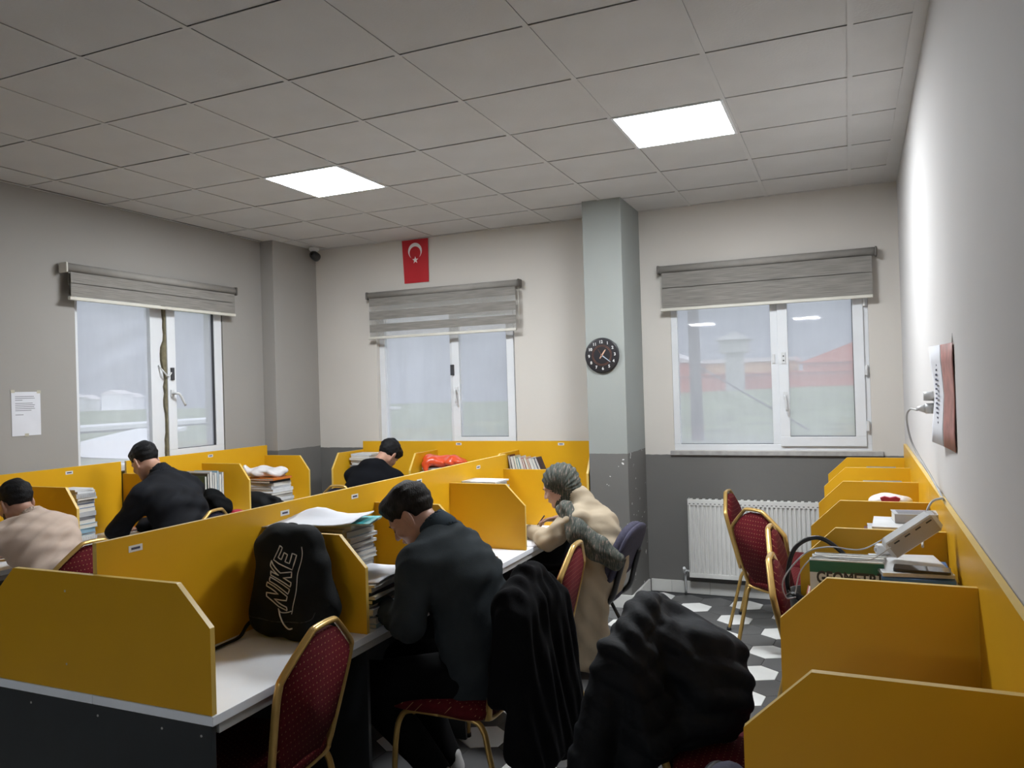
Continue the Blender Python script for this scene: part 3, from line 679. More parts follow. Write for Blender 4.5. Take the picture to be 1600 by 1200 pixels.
# ================================================================ SMOOTH SURFACES (people, cloth, bags)
def _n(v): v = np.asarray(v, float); return v/np.linalg.norm(v)
class SDF:
    def __init__(s, lo, hi, h):
        s.o = np.array(lo, float); s.h = h; n = np.ceil((np.array(hi)-lo)/h).astype(int)+1
        s.n = n; s.F = np.full(n, 9.0, np.float32)
        s.ax = [s.o[i]+h*np.arange(n[i]) for i in range(3)]
    def _sl(s, lo, hi):
        a = np.maximum(np.floor((np.array(lo)-s.o)/s.h).astype(int), 0); b = np.minimum(np.ceil((np.array(hi)-s.o)/s.h).astype(int)+1, s.n)
        if np.any(b <= a): return None, None
        sl = tuple(slice(i, j) for i, j in zip(a, b))
        return sl, np.meshgrid(*[s.ax[i][sl[i]] for i in range(3)], indexing='ij')
    def _mix(s, sl, d, k, sub):
        f = s.F[sl]
        if sub:
            d = -d; hh = np.clip(.5-.5*(f-d)/k, 0, 1); s.F[sl] = f*(1-hh)+d*hh+k*hh*(1-hh)
        else:
            hh = np.clip(.5+.5*(f-d)/k, 0, 1); s.F[sl] = f*(1-hh)+d*hh-k*hh*(1-hh)
    def cone(s, a, b, ra, rb, k=.02, w=None, sq=1.0, sub=False):
        """round cone from a to b; w: direction in which it is sq times wider"""
        a = np.array(a, float); b = np.array(b, float); R = max(ra, rb)*max(1, sq)+k*1.5+3*s.h
        sl, g = s._sl(np.minimum(a, b)-R, np.maximum(a, b)+R)
        if sl is None: return s
        ab = b-a; L2 = ab@ab+1e-12; q = [g[i]-a[i] for i in range(3)]
        t = np.clip((q[0]*ab[0]+q[1]*ab[1]+q[2]*ab[2])/L2, 0, 1)
        q = [q[i]-t*ab[i] for i in range(3)]
        if w is not None and sq != 1:
            w = _n(w); c = q[0]*w[0]+q[1]*w[1]+q[2]*w[2]; f = (1-1/sq)*c; q = [q[i]-f*w[i] for i in range(3)]
        s._mix(sl, np.sqrt(q[0]**2+q[1]**2+q[2]**2)-(ra+(rb-ra)*t), k, sub); return s
    def chain(s, pts, rs, k=.02, w=None, sq=1.0):
        for i in range(len(pts)-1): s.cone(pts[i], pts[i+1], rs[i], rs[i+1], k, w, sq)
        return s
    def ell(s, c, r, k=.02, rot=None, sub=False):
        c = np.array(c, float); r = np.array(r, float); R = r.max()+k*1.5+3*s.h
        sl, g = s._sl(c-R, c+R)
        if sl is None: return s
        q = np.stack([g[i]-c[i] for i in range(3)])
        if rot is not None: M = np.array(rot); q = np.tensordot(M.T, q, 1)
        e = np.sqrt((q[0]/r[0])**2+(q[1]/r[1])**2+(q[2]/r[2])**2); e2 = np.sqrt((q[0]/r[0]**2)**2+(q[1]/r[1]**2)**2+(q[2]/r[2]**2)**2)+1e-9
        s._mix(sl, e*(e-1)/e2, k, sub); return s
    def rbox(s, c, r, rd=.02, k=.02, rot=None, sub=False):
        c = np.array(c, float); r = np.array(r, float)-rd; R = np.linalg.norm(r)+rd+k*1.5+3*s.h
        sl, g = s._sl(c-R, c+R)
        if sl is None: return s
        q = np.stack([g[i]-c[i] for i in range(3)])
        if rot is not None: q = np.tensordot(np.array(rot).T, q, 1)
        a = np.abs(q)-r.reshape(3, 1, 1, 1); d = np.sqrt((np.maximum(a, 0)**2).sum(0))+np.minimum(a.max(0), 0)-rd
        s._mix(sl, d, k, sub); return s
    def cut(s, p, n, k=.004):
        """remove what lies on the side the normal points to"""
        n = _n(n); g = np.meshgrid(*s.ax, indexing='ij'); d = -((g[0]-p[0])*n[0]+(g[1]-p[1])*n[1]+(g[2]-p[2])*n[2])
        s._mix(tuple(slice(None) for _ in range(3)), d, k, True); return s
    def grids(s): return np.meshgrid(*s.ax, indexing='ij')
    def surf(s):
        F = s.F; n = F.shape
        F[0] = F[-1] = 1; F[:, 0] = F[:, -1] = 1; F[:, :, 0] = F[:, :, -1] = 1
        S = F < 0; C = [(i, j, k) for i in (0, 1) for j in (0, 1) for k in (0, 1)]
        sub = lambda A, c: A[c[0]:n[0]-1+c[0], c[1]:n[1]-1+c[1], c[2]:n[2]-1+c[2]]
        cnt = sum(sub(S, c).astype(np.int8) for c in C); mask = (cnt > 0) & (cnt < 8)
        idx = np.argwhere(mask); acc = np.zeros((len(idx), 3)); w = np.zeros(len(idx))
        ii = idx.T
        for c in C:
            for ax in range(3):
                if c[ax]: continue
                e = list(c); e[ax] = 1
                f0 = F[ii[0]+c[0], ii[1]+c[1], ii[2]+c[2]]; f1 = F[ii[0]+e[0], ii[1]+e[1], ii[2]+e[2]]
                x = (f0 < 0) != (f1 < 0); t = np.where(x, f0/np.where(x, f0-f1, 1), 0)
                p = np.tile(np.array(c, float), (len(idx), 1)); p[:, ax] = t
                acc += p*x[:, None]; w += x
        V = s.o+(idx+acc/w[:, None])*s.h
        vid = np.full(mask.shape, -1, np.int64); vid[mask] = np.arange(len(idx))
        quads = []
        for ax in range(3):
            u, v = (ax+1) % 3, (ax+2) % 3
            sl0 = [slice(1, n[i]-1) for i in range(3)]; sl0[ax] = slice(0, n[ax]-1); sl1 = list(sl0); sl1[ax] = slice(1, n[ax])
            a, b = S[tuple(sl0)], S[tuple(sl1)]; e = np.argwhere(a != b); off = np.array([1, 1, 1]); off[ax] = 0
            pos = a[tuple(e.T)]; e = e+off
            def cell(du, dv):
                q = e.copy(); q[:, u] -= du; q[:, v] -= dv; return vid[q[:, 0], q[:, 1], q[:, 2]]
            Q = np.stack([cell(1, 1), cell(0, 1), cell(0, 0), cell(1, 0)], 1); Q[~pos] = Q[~pos][:, ::-1]; quads.append(Q)
        return V, np.concatenate(quads)
def vnormals(V, Q):
    n = np.cross(V[Q[:, 2]]-V[Q[:, 0]], V[Q[:, 3]]-V[Q[:, 1]]); N = np.zeros_like(V)
    for k in range(4): np.add.at(N, Q[:, k], n)
    return N/(np.linalg.norm(N, axis=1, keepdims=True)+1e-12)
def relax(V, Q, it=2, f=.5):
    for _ in range(it):
        A = np.zeros_like(V); c = np.zeros(len(V))
        for k in range(4):
            np.add.at(A, Q[:, k], V[Q[:, (k+1) % 4]]); np.add.at(A, Q[:, k], V[Q[:, k-1]]); np.add.at(c, Q[:, k], 2)
        V = V+f*(A/np.maximum(c, 1)[:, None]-V)
    return V
def folds(P, dirs, seed=0, sharp=1.0):
    """wrinkle height from warped waves; dirs: list of (direction*frequency, weight)"""
    r = np.random.RandomState(seed); out = np.zeros(len(P))
    for d, wt in dirs:
        d = np.array(d, float); q = r.randn(3)*6; q2 = r.randn(3)*9
        ph = P@d+1.6*np.sin(P@q+r.rand()*6)+.9*np.sin(P@q2+r.rand()*6)
        w = np.sin(ph); m = .5+.5*np.sin(P@(r.randn(3)*4)+r.rand()*6)
        out += wt*np.sign(w)*np.abs(w)**sharp*m
    return out
def soft(name, S, m, parent, fold=None, amp=.004, seed=1, rl=1, M=None, sharp=1.0, extra=None):
    """meshes the field, wrinkles it, links it; extra = more (V,Q) patches of the same mesh"""
    V, Q = S.surf()
    V = relax(V, Q, rl)
    if fold: V = V+vnormals(V, Q)*(amp*folds(V, fold, seed, sharp))[:, None]
    for (V2, Q2) in (extra or []):
        Q = np.concatenate([Q, Q2+len(V)]); V = np.concatenate([V, V2])
    if M is not None:
        A = np.array(M); V = V@A[:3, :3].T+A[:3, 3]
    me = bpy.data.meshes.new(name); me.vertices.add(len(V)); me.vertices.foreach_set('co', V.astype(np.float32).ravel())
    me.loops.add(len(Q)*4); me.loops.foreach_set('vertex_index', Q.astype(np.int32).ravel())
    me.polygons.add(len(Q)); me.polygons.foreach_set('loop_start', np.arange(len(Q), dtype=np.int32)*4); me.polygons.foreach_set('loop_total', np.full(len(Q), 4, np.int32))
    me.polygons.foreach_set('use_smooth', np.ones(len(Q), bool)); me.update(calc_edges=True)
    me.materials.append(m)
    o = bpy.data.objects.new(name, me); COL.objects.link(o)
    if parent is not None: o.parent = parent
    return o
# ================================================================ PEOPLE
def skin(name, c):
    m = mat(name, c, .5, var=.08, scale=25, bump=.08, bscale=300); n, l, b = nodes_of(m)
    b.inputs['Subsurface Weight'].default_value = .12; b.inputs['Subsurface Radius'].default_value = (.012, .004, .002); return m
m_skinA = skin('skin_warm', (0.40, 0.22, 0.155)); m_skinW = skin('skin_fair', (0.50, 0.31, 0.25)); m_skinB = skin('skin_tan', (0.33, 0.18, 0.125))
m_hair = mat('dark_brown_hair', (0.009, 0.007, 0.006), .6, spec=.2, var=.5, scale=60, stretch=(1, 1, .25), bump=1.0, bscale=160); m_hair2 = mat('black_hair', (0.006, 0.006, 0.007), .6, spec=.2, var=.5, scale=60, bump=1.0, bscale=160)
m_eye = mat('eye_white', (.6, .6, .58), .2); m_iris = mat('dark_iris', (.02, .012, .008), .2); m_lip = mat('lips', (0.33, 0.12, 0.10), .5); m_lash = mat('lash_line', (.012, .01, .01), .6)
E3 = np.eye(3)
def rotm(pitch, yaw=0, roll=0):
    """head frame -> person frame: pitch > 0 looks down, yaw > 0 turns to its left"""
    return np.array(Euler((-pitch, roll, yaw), 'XYZ').to_matrix())
def head_field(jaw=1.0, neck=None, ear=True, h=.0055, beard=0):
    S = SDF((-.13, -.17, -.24), (.13, .15, .17), h)
    S.ell((0, -.018, .045), (.074, .096, .088), .02)            # cranium
    S.ell((0, .018, .0), (.064, .070, .085), .03)               # face mass
    S.cone((0, .035, -.055), (0, .062, -.088), .046*jaw, .022*jaw, .03, (1, 0, 0), 1.15)   # jaw, chin
    for s in (-1, 1):
        S.cone((s*.050, -.005, -.045), (s*.022, .055, -.085), .022, .018*jaw, .025)        # jaw line
        S.ell((s*.040, .062, -.022), (.022, .018, .018), .02)                             # cheekbone
        S.cone((s*.012, .083, .030), (s*.045, .070, .028), .010, .009, .012)                # brow ridge
        S.ell((s*.031, .090, .006), (.018, .014, .012), .012, sub=True)                     # eye socket
        S.ell((s*.031, .072, .006), (.0145, .0135, .0125), .003)                            # lid over the eyeball
    S.cone((0, .082, .020), (0, .104, -.022), .0075, .0115, .010)                           # nose
    for s in (-1, 1): S.ell((s*.011, .094, -.026), (.008, .009, .007), .006)
    S.ell((0, .086, -.047), (.020, .011, .0060), .005); S.ell((0, .084, -.059), (.018, .011, .0065), .005)
    S.ell((0, .096, -.0528), (.018, .006, .0016), .003, sub=True)
    if ear:
        for s in (-1, 1):
            R_ = np.array(Euler((.15, 0, s*.45), 'XYZ').to_matrix())
            S.ell((s*.081, -.014, -.004), (.011, .023, .036), .006, R_); S.ell((s*.092, -.006, .001), (.007, .011, .021), .004, R_, sub=True)
            S.ell((s*.078, -.004, -.034), (.008, .010, .010), .006)
    S.cone((0, -.03, -.04), (0, -.055, -.17) if neck is None else neck, .052, .056, .03)
    return S
def xf(V, R, c): return V@np.array(R).T+np.array(c)
def finger_chain(S, base, d, up, lens, r, bend, k=.004):
    """finger rooted at base heading d, bends towards -up by 'bend' at each joint"""
    p = np.array(base, float); d = _n(d); up = _n(up); side = np.cross(d, up); rr = r
    for i, L in enumerate(lens):
        if i:
            a = bend[i-1]; d = _n(d*math.cos(a)-up*math.sin(a)); up = _n(np.cross(side, d))
        q = p+d*L; S.cone(p, q, rr, rr*.9, k); p = q; rr *= .92
def hand_patch(wrist, fore, palmn, side, bend=(.5, .6, .4), h=.0042, thumb_in=.5, scale=1.0, spread=.10):
    """wrist point, direction of the forearm->fingers, palm normal (where the palm faces), side: +1 thumb on +cross side"""
    f = _n(fore); pn = np.array(palmn, float); pn = _n(pn-f*(pn@f)); sd = np.cross(f, pn)*side     # sd points to the thumb side
    w = np.array(wrist, float); R_ = .13*scale
    c = w+f*.07*scale; S = SDF(c-R_, c+R_, h)
    S.cone(w-f*.05, w+f*.01, .027*scale, .025*scale, .01, sd, 1.2)
    S.cone(w+f*.012, w+f*.075*scale, .0165*scale, .0135*scale, .012, sd, 2.2)
    S.cone(w+f*.02+sd*.018, w+f*.055+sd*.022, .015*scale, .012*scale, .012)
    for i, (o, L) in enumerate(zip((.029, .010, -.010, -.028), (.80, .90, .84, .66))):
        L *= scale; b = w+f*(.078-.004*abs(i-1.2))*scale+sd*o*scale
        finger_chain(S, b-f*.012, _n(f+sd*(spread*(1.3-i))), -pn, [.052*L, .030*L, .024*L], (.0088 if i < 3 else .0076)*scale, bend)
    finger_chain(S, w+f*.03*scale+sd*.026*scale, _n(f*.75+sd*.75), _n(sd-pn*thumb_in), [.036*scale, .030*scale, .024*scale], .0105*scale, (.35, .35))
    V, Q = S.surf(); return relax(V, Q, 1, .3), Q
def person(label, loc, face, J, skinm, hairm, hair='short', jaw=1.0, beard=0, beardm=None, ear=True, bodyextra=None):
    """J: joints in the person's own frame (x right, y forward, z up)"""
    r = empty('person', loc, face, label, 'person')
    lo = np.min([J[k] for k in J if k not in ('rot', 'hs')], 0)-.25; hi = np.max([J[k] for k in J if k not in ('rot', 'hs')], 0)+.25
    S = SDF(lo, hi, .016)
    S.chain([J['pelvis'], J['waist'], J['chest'], J['neck']], [.105, .10, .12, .05], .05, (1, 0, 0), 1.35)
    S.cone(J['shl'], J['shr'], .05, .05, .05)
    for s in 'lr':
        S.chain([J['sh'+s], J['el'+s], J['wr'+s]], [.045, .036, .024], .02)
        S.chain([J['hip'+s], J['kn'+s], J['an'+s]], [.075, .052, .034], .03)
    S.cone(J['neck'], np.array(J['head'])+np.array(J['rot'])@np.array([0, -.03, -.05]), .052, .050, .03)
    nk = np.array(J['rot']).T@(np.array(J['neck'])-np.array(J['head']))
    Hd = head_field(jaw, tuple(nk*.92), ear); V, Q = Hd.surf(); V = relax(V, Q, 1, .3); V = xf(V*J.get('hs', 1.0), J['rot'], J['head'])
    extra = [(V, Q)]
    for key, sgn in (('handl', 1), ('handr', -1)):
        if key in J.get('hands', {}): pass
    if bodyextra: extra += bodyextra
    soft('body', S, skinm, r, extra=extra)
    # eyes, brows, lips as pieces of their own
    Rm = Matrix((np.array(J['rot'])*J.get('hs', 1.0)).tolist()).to_4x4(); Rm.translation = Vector(J['head'])
    for s in (-1, 1):
        o = MB().tube([Rm @ Vector(p) for p in ((s*.018, .0865, .0035), (s*.026, .0875, -.001), (s*.036, .0850, -.001), (s*.045, .0760, .003))], .0013, 6).build('eyelid_line', m_lash, r)
        o = MB().tube([Rm @ Vector(p) for p in ((s*.014, .0925, .026), (s*.030, .0905, .032), (s*.048, .078, .027))], [.003, .0036, .0018], 6, sq=.6).build('eyebrow', hairm, r)
    MB().tube([Rm @ Vector(p) for p in ((-.018, .0915, -.0528), (-.008, .097, -.052), (0, .0975, -.0528), (.008, .097, -.052), (.018, .0915, -.0528))], .0016, 6).build('mouth_line', m_lip, r)
    if hair:
        S = SDF((-.13, -.17, -.15), (.13, .16, .20), .0065)
        if hair == 'short':
            S.ell((0, -.022, .052), (.083, .107, .096), .02); S.ell((0, .045, .105), (.055, .050, .030), .03)
            S.cut((0, .068, 0), (0, 1, -.28), .012)                    # hairline on the forehead
            S.cut((0, -.02, -.060), (0, .75, -1), .012)                # nape line
            for s in (-1, 1): S.ell((s*.087, -.004, -.020), (.032, .036, .052), .008, sub=True)
            S.ell((0, .10, -.02), (.09, .06, .07), .012, sub=True)
        elif hair == 'mop':
            S.ell((0, -.022, .052), (.088, .112, .102), .02); S.ell((0, .058, .085), (.068, .045, .045), .03)
            S.ell((0, .10, -.025), (.075, .05, .07), .012, sub=True); S.cut((0, -.02, -.065), (0, .5, -1), .012)
        V, Q = S.surf(); N = vnormals(V, Q)
        rs = np.random.RandomState(5); hgt = sum(np.sin(V@(rs.randn(3)*75)+rs.rand()*6) for _ in range(6))
        V = V+N*(hgt*.0009)[:, None]
        S2 = type('P', (), {})()
        o = soft('hair', type('X', (), {'surf': lambda s_: (V, Q)})(), hairm, r, rl=0, M=Rm)
    if beard:
        S = SDF((-.12, -.09, -.16), (.12, .13, .02), .0065)
        S.cone((0, .036, -.056), (0, .064, -.090), .051*jaw, .026*jaw, .03, (1, 0, 0), 1.15)
        for s in (-1, 1): S.cone((s*.056, .0, -.030), (s*.024, .056, -.087), .022, .023*jaw, .025)
        S.ell((0, .088, -.035), (.045, .05, .030), .01, sub=True); S.ell((0, .075, .01), (.075, .1, .035), .012, sub=True)
        S.cone((-.022, .089, -.040), (.022, .089, -.040), .005, .005, .006)
        soft('beard', S, beardm, r, M=Rm)
    return r, Rm
def V3(*a): return np.array(a, float)

m_polo = mat('charcoal_fleece', (0.026, 0.032, 0.036), .95, var=.18, scale=9, bump=.25, bscale=350, spec=.15); m_collar = mat('slate_collar_knit', (0.026, 0.036, 0.046), .95, spec=.15, var=.1, bump=.3, bscale=400)
m_trous = mat('black_trousers', (0.004, 0.004, 0.0045), .95, var=.2, spec=.1); m_shoe = mat('white_sneaker', (0.42, 0.41, 0.40), .5, var=.08); m_sole = mat('sneaker_sole', (0.5, 0.49, 0.47), .5)
def shoe(parent, an, fwd_, m, solem, swoosh=None):
    """sneaker under the ankle joint, toe pointing along fwd_"""
    a = V3(*an); f = _n(V3(fwd_[0], fwd_[1], 0)); z0 = a[2]-.085; R_ = np.array([np.cross(f, [0, 0, 1]), f, [0, 0, 1]]).T
    S = SDF(a-V3(.22, .22, .13), a+V3(.22, .22, .07), .007)
    t = lambda x, y, z: tuple(a+R_@V3(x, y, z))
    S.cone(t(0, -.03, .01), t(0, -.04, -.04), .036, .036, .02); S.cone(t(0, -.035, -.04), t(0, .13, -.055), .040, .032, .02, R_[:, 0], 1.08); S.cone(t(0, 0, .0), t(0, .08, -.035), .032, .028, .02)
    S.cut((0, 0, z0+.018), (0, 0, -1)); S.ell(t(0, -.02, .055), (.026, .03, .03), .006, sub=True)
    o = soft('shoe', S, m, parent)
    mb = MB(); pts = [t(.040*math.sin(th)*(1.0 if math.cos(th) > 0 else .92), .045+.125*math.cos(th), 0) for th in [2*PI*k/28 for k in range(28)]]
    mb.prism([(p[0], p[1]) for p in pts], z0, z0+.024, 'z'); s_ = mb.build('sole', solem, o, bevel=.006)
    if swoosh is not None:
        pts = [t(swoosh*x, y, z) for x, y, z in ((.036, -.05, -.035), (.041, -.01, -.052), (.041, .03, -.050), (.040, .075, -.032))]
        MB().tube(pts, [.003, .009, .006, .001], 8, sq=1.0).build('side_mark', m_ink, o)
    return o
def trousers(parent, J, m, r=(.125, .088, .062), k=.03):
    pts = [J[a+s] for s in 'lr' for a in ('hip', 'kn', 'an')]+[J['pelvis'], J['waist']]
    S = SDF(np.min(pts, 0)-.2, np.max(pts, 0)+.2, .013)
    S.cone(J['pelvis'], (V3(*J['pelvis'])+V3(*J['waist']))/2, r[0]*1.12, .115, .05, (1, 0, 0), 1.25)
    for s in 'lr':
        a = V3(*J['hip'+s]); b = V3(*J['kn'+s]); c = V3(*J['an'+s])
        S.cone(a, b, r[0]*.86, r[1], k); S.cone(b, c, r[1]*.98, r[2], k)
    S.cut((0, 0, .055), (0, 0, -1))
    return soft('trousers', S, m, parent, [((0, 30, 30), 1), ((25, 10, 20), .6)], .005, 4)
def jumper(parent, name, J, m, fold, amp=.006, fat=1.0, hem=.0, seed=2, hood=False, h=.0125, neckcut=True, sleeve=(.066, .058, .046), shoulder=.072):
    pts = [J[k] for k in ('pelvis', 'waist', 'chest', 'neck', 'shl', 'shr', 'ell', 'elr', 'wrl', 'wrr')]
    S = SDF(np.min(pts, 0)-.24, np.max(pts, 0)+.2, h)
    pel, wai, che, nek = [V3(*J[k]) for k in ('pelvis', 'waist', 'chest', 'neck')]
    back = np.cross([1, 0, 0], nek-pel); back = _n(back)
    S.cone(pel-V3(0, 0, hem), wai, .125*fat, .128*fat, .05, (1, 0, 0), 1.32); S.cone(wai, che, .128*fat, .135*fat, .05, (1, 0, 0), 1.34)
    S.cone(che, che+(nek-che)*.72, .128*fat, .075, .05, (1, 0, 0), 1.25)
    sl, sr = V3(*J['shl']), V3(*J['shr'])
    S.cone(sl, sr, shoulder, shoulder, .05); S.cone(nek, sl, .055, shoulder*.9, .04); S.cone(nek, sr, .055, shoulder*.9, .04)
    mid = che+(nek-che)*.45; S.ell(mid, (.185*fat, .10, .12), .06)
    for s in 'lr':
        a, b, c = V3(*J['sh'+s]), V3(*J['el'+s]), V3(*J['wr'+s])
        S.cone(a, b, sleeve[0]+.006, sleeve[1], .03); S.cone(b, c, sleeve[1], sleeve[2], .025)
    if neckcut: S.cone(nek+(nek-che)*.02, V3(*J['head']), .056, .056, .012, sub=True)
    if hood:
        S.cone(nek+back*-.0+V3(-.07, -.05, .01), nek+V3(.07, -.05, .01), .05, .05, .04); S.cone(nek+V3(0, -.09, -.01), nek+V3(0, -.12, -.07), .06, .05, .04, (1, 0, 0), 1.4)
    for s in 'lr':
        d = V3(*J['wr'+s])-V3(*J['el'+s]); S.cut(V3(*J['wr'+s]), d) if False else None
    return soft(name, S, m, parent, fold, amp, seed, sharp=.8)
def base_J(head, rot, neck, shl, shr, ell, wrl, elr, wrr, chest, waist, pelvis=(0, 0, .56), knx=.12, kny=.42, knz=.50, any_=.38, anz=.09):
    up = lambda p, z: (p[0], p[1], max(p[2], z)) if p[1] > .275 else p       # sleeves rest on the worktop, not in it
    ell, elr, wrl, wrr = up(ell, .835), up(elr, .835), up(wrl, .82), up(wrr, .82)
    return dict(head=head, rot=rot, neck=neck, shl=shl, shr=shr, ell=ell, wrl=wrl, elr=elr, wrr=wrr, chest=chest, waist=waist, pelvis=pelvis,
                hipl=(-.09, .03, .55), hipr=(.09, .03, .55), knl=(-knx, kny, knz), knr=(knx, kny, knz), anl=(-knx-.02, any_, anz), anr=(knx+.02, any_, anz))
# --- man in the charcoal jumper (near centre), faces -x: own y = -world x, own x = world y
J = base_J(head=(.03, .30, 1.165), rot=rotm(.72, .18, .05), neck=(.02, .155, 1.115), shl=(-.185, .155, 1.01), shr=(.20, .165, 1.01), ell=(-.265, .155, .80), wrl=(-.13, .38, .805), elr=(.30, .24, .80), wrr=(.07, .46, .80),
           chest=(.0, .05, .93), waist=(0, -.015, .72), pelvis=(0, -.02, .565))
J['anl'] = (-.02, .18, .095); J['knl'] = (-.17, .42, .50); J['anr'] = (.14, .22, .095); J['hs'] = 1.06
hd = [hand_patch(V3(-.13, .38, .80), (.5, .7, -.1), (0, 0, -1), -1), hand_patch(V3(.07, .46, .80), (-.6, .7, -.15), (0, 0, -1), 1)]
p1, _ = person('man in a charcoal collared jumper bent over his desk, seen from behind', (-1.46, 2.90, 0), PI/2, J, m_skinA, m_hair, bodyextra=hd)
jumper(p1, 'jumper', J, m_polo, [((3, 24, 44), .5), ((46, 18, 28), .5), ((-36, 50, 42), .5), ((20, 70, 50), .35)], .009, 1.14, .06, seed=8, sleeve=(.074, .066, .05), shoulder=.08)
S = SDF((-.16, -.05, .95), (.2, .35, 1.3), .006); nk = V3(.02, .165, 1.125); dn = _n(V3(.01, .11, .09))
S.cone(nk-dn*.01, nk+dn*.045, .082, .070, .01); S.cone(nk-dn*.05, nk+dn*.16, .071, .056, .006, sub=True); S.cut(nk+dn*.052, dn)
S.cut((0, .25, 1.1), (0, 1, -.6)); soft('collar', S, m_collar, p1)
trousers(p1, J, m_trous)
for s, f, sw in (('l', (.25, 1), 1), ('r', (.1, 1), -1)): shoe(p1, J['an'+s], f, m_shoe, m_sole, -1)

# --- woman in the beige coat and patterned headscarf, faces -x
m_coat = mat('beige_trench_cotton', (0.36, 0.295, 0.21), .8, var=.06, scale=6, bump=.1, bscale=250)
def scarf_mat():
    m = mat('striped_headscarf', (0.07, 0.075, 0.07), .75, var=.3, scale=5, bump=.3, bscale=200); n, l, b = nodes_of(m)
    tc = n.new('ShaderNodeTexCoord'); mp = n.new('ShaderNodeMapping'); mp.inputs['Scale'].default_value = (22, 120, 24); mp.inputs['Rotation'].default_value = (.35, 0, 0); l.new(tc.outputs['Object'], mp.inputs[0])
    nz = n.new('ShaderNodeTexNoise'); nz.inputs['Scale'].default_value = 1.0; nz.inputs['Detail'].default_value = 5; nz.inputs['Roughness'].default_value = .7; l.new(mp.outputs[0], nz.inputs['Vector'])
    rp = n.new('ShaderNodeValToRGB'); l.new(nz.outputs['Fac'], rp.inputs[0]); e = rp.color_ramp.elements
    e[0].position = .34; e[0].color = (.010, .012, .012, 1); e[1].position = .70; e[1].color = (.34, .30, .26, 1)
    for p_, c in ((.44, (.03, .045, .038)), (.50, (.075, .07, .055)), (.54, (.03, .06, .05)), (.60, (.17, .12, .10))): x = e.new(p_); x.color = (*c, 1)
    l.new(rp.outputs[0], b.inputs['Base Color']); return m
m_scarf = scarf_mat()
J = base_J(head=(.00, .245, 1.085), rot=rotm(.36, .06), neck=(0, .125, .985), shl=(-.155, .09, .93), shr=(.155, .09, .93), ell=(-.20, .26, .80), wrl=(-.02, .44, .80), elr=(.27, .10, .83), wrr=(.12, .27, .875),
           chest=(0, .03, .85), waist=(0, -.05, .68), pelvis=(0, -.02, .55))
J['anl'] = (-.10, .20, .09); J['anr'] = (.12, .25, .09)
hr = hand_patch(V3(.105, .295, .878), (-.30, .75, -.06), (-.2, -.1, -1), 1, bend=(.75, .7, .4), scale=.92)
hl = hand_patch(V3(-.02, .44, .80), (.6, .6, -.1), (0, 0, -1), -1, scale=.9)
p2, Rm2 = person('woman in a beige trench coat and patterned headscarf writing at the desk', (-1.43, 4.56, 0), PI/2, J, m_skinW, m_hair, hair=None, jaw=.9, ear=False, bodyextra=[hr, hl])
# coat: torso, sleeves and the long skirt that falls past the seat to the floor
S = SDF((-.42, -.36, .0), (.42, .58, 1.12), .0125)
S.cone((0, -.03, .56), (0, -.05, .70), .135, .13, .05, (1, 0, 0), 1.3); S.cone((0, -.05, .70), (0, .02, .86), .13, .125, .05, (1, 0, 0), 1.35); S.cone((0, .02, .86), (0, .09, .95), .12, .08, .05, (1, 0, 0), 1.3)
S.cone(J['shl'], J['shr'], .068, .068, .05); S.cone((0, .075, .965), (0, .115, 1.03), .088, .078, .02)
for s in 'lr': S.cone(J['sh'+s], J['el'+s], .072, .066, .03); S.cone(J['el'+s], J['wr'+s], .062, .042, .02)
for s in (-1, 1): S.cone((s*.09, .02, .56), (s*.10, .14, .54), .10, .085, .04)
S.cone((0, .10, .50), (0, .12, .12), .10, .10, .05, (1, 0, 0), 1.6)
S.cone((-.165, .03, .55), (-.155, .11, .06), .065, .085, .04, (0, 1, 0), 1.5); S.cone((-.15, -.02, .60), (-.15, .0, .20), .05, .06, .04, (0, 1, 0), 1.5)
S.cone((0, .09, 1.0), (0, .2, 1.12), .05, .05, .01, sub=True)
S.cut((0, 0, .035), (0, .1, -1))
o = soft('coat', S, m_coat, p2, [((0, 44, 6), .8), ((40, 40, 10), .6), ((20, -46, 30), .6), ((40, 30, 60), .4)], .010, 3, sharp=.7)
o = MB().tube([(-.145, -.155, .80), (-.147, -.163, .80)], .012, 10).build('stain', mat('coat_spot', (.10, .08, .06), .8), p2); bpy.data.objects.remove(o)
# scarf: hood round the head in its own frame, tail down the back
S = SDF((-.14, -.19, -.22), (.14, .15, .19), .0065)
S.ell((0, -.030, .050), (.092, .118, .104), .02); S.cone((0, -.06, -.02), (0, -.05, -.12), .078, .070, .04); S.cone((0, .0, -.08), (0, .02, -.14), .066, .066, .03)
S.ell((0, .118, -.022), (.072, .098, .108), .012, sub=True); S.cut((0, .070, .0), (0, 1, -.15))
V, Q = S.surf(); N = vnormals(V, Q); a = np.arctan2(V[:, 2]+.02, V[:, 1]+.02); V = V+N*(.0032*np.sin(a*26+2*np.sin(V[:, 0]*30)))[:, None]
soft('headscarf', type('X', (), {'surf': lambda s_: (V, Q)})(), m_scarf, p2, rl=0, M=Rm2)
S = SDF((-.34, -.34, .58), (.20, .34, 1.10), .009)
S.cone((.05, .17, .955), (-.07, .175, .970), .036, .036, .03); S.cone((-.07, .175, .970), (-.16, .15, .985), .038, .040, .03, (0, 1, .2), 1.3)
S.cone((-.16, .15, .985), (-.235, .06, .86), .036, .040, .03, (0, .8, -1), 1.7); S.cone((-.225, .06, .86), (-.215, -.06, .77), .038, .044, .03, (0, .8, -1), 1.7); S.cone((-.215, -.06, .77), (-.19, -.17, .69), .042, .036, .03, (0, .8, -1), 1.6)
soft('scarf_tail', S, m_scarf, p2, [((20, 66, -84), 1), ((70, 46, -60), .6)], .007, 6, sharp=.8)
trousers(p2, J, m_trous, (.10, .07, .05))
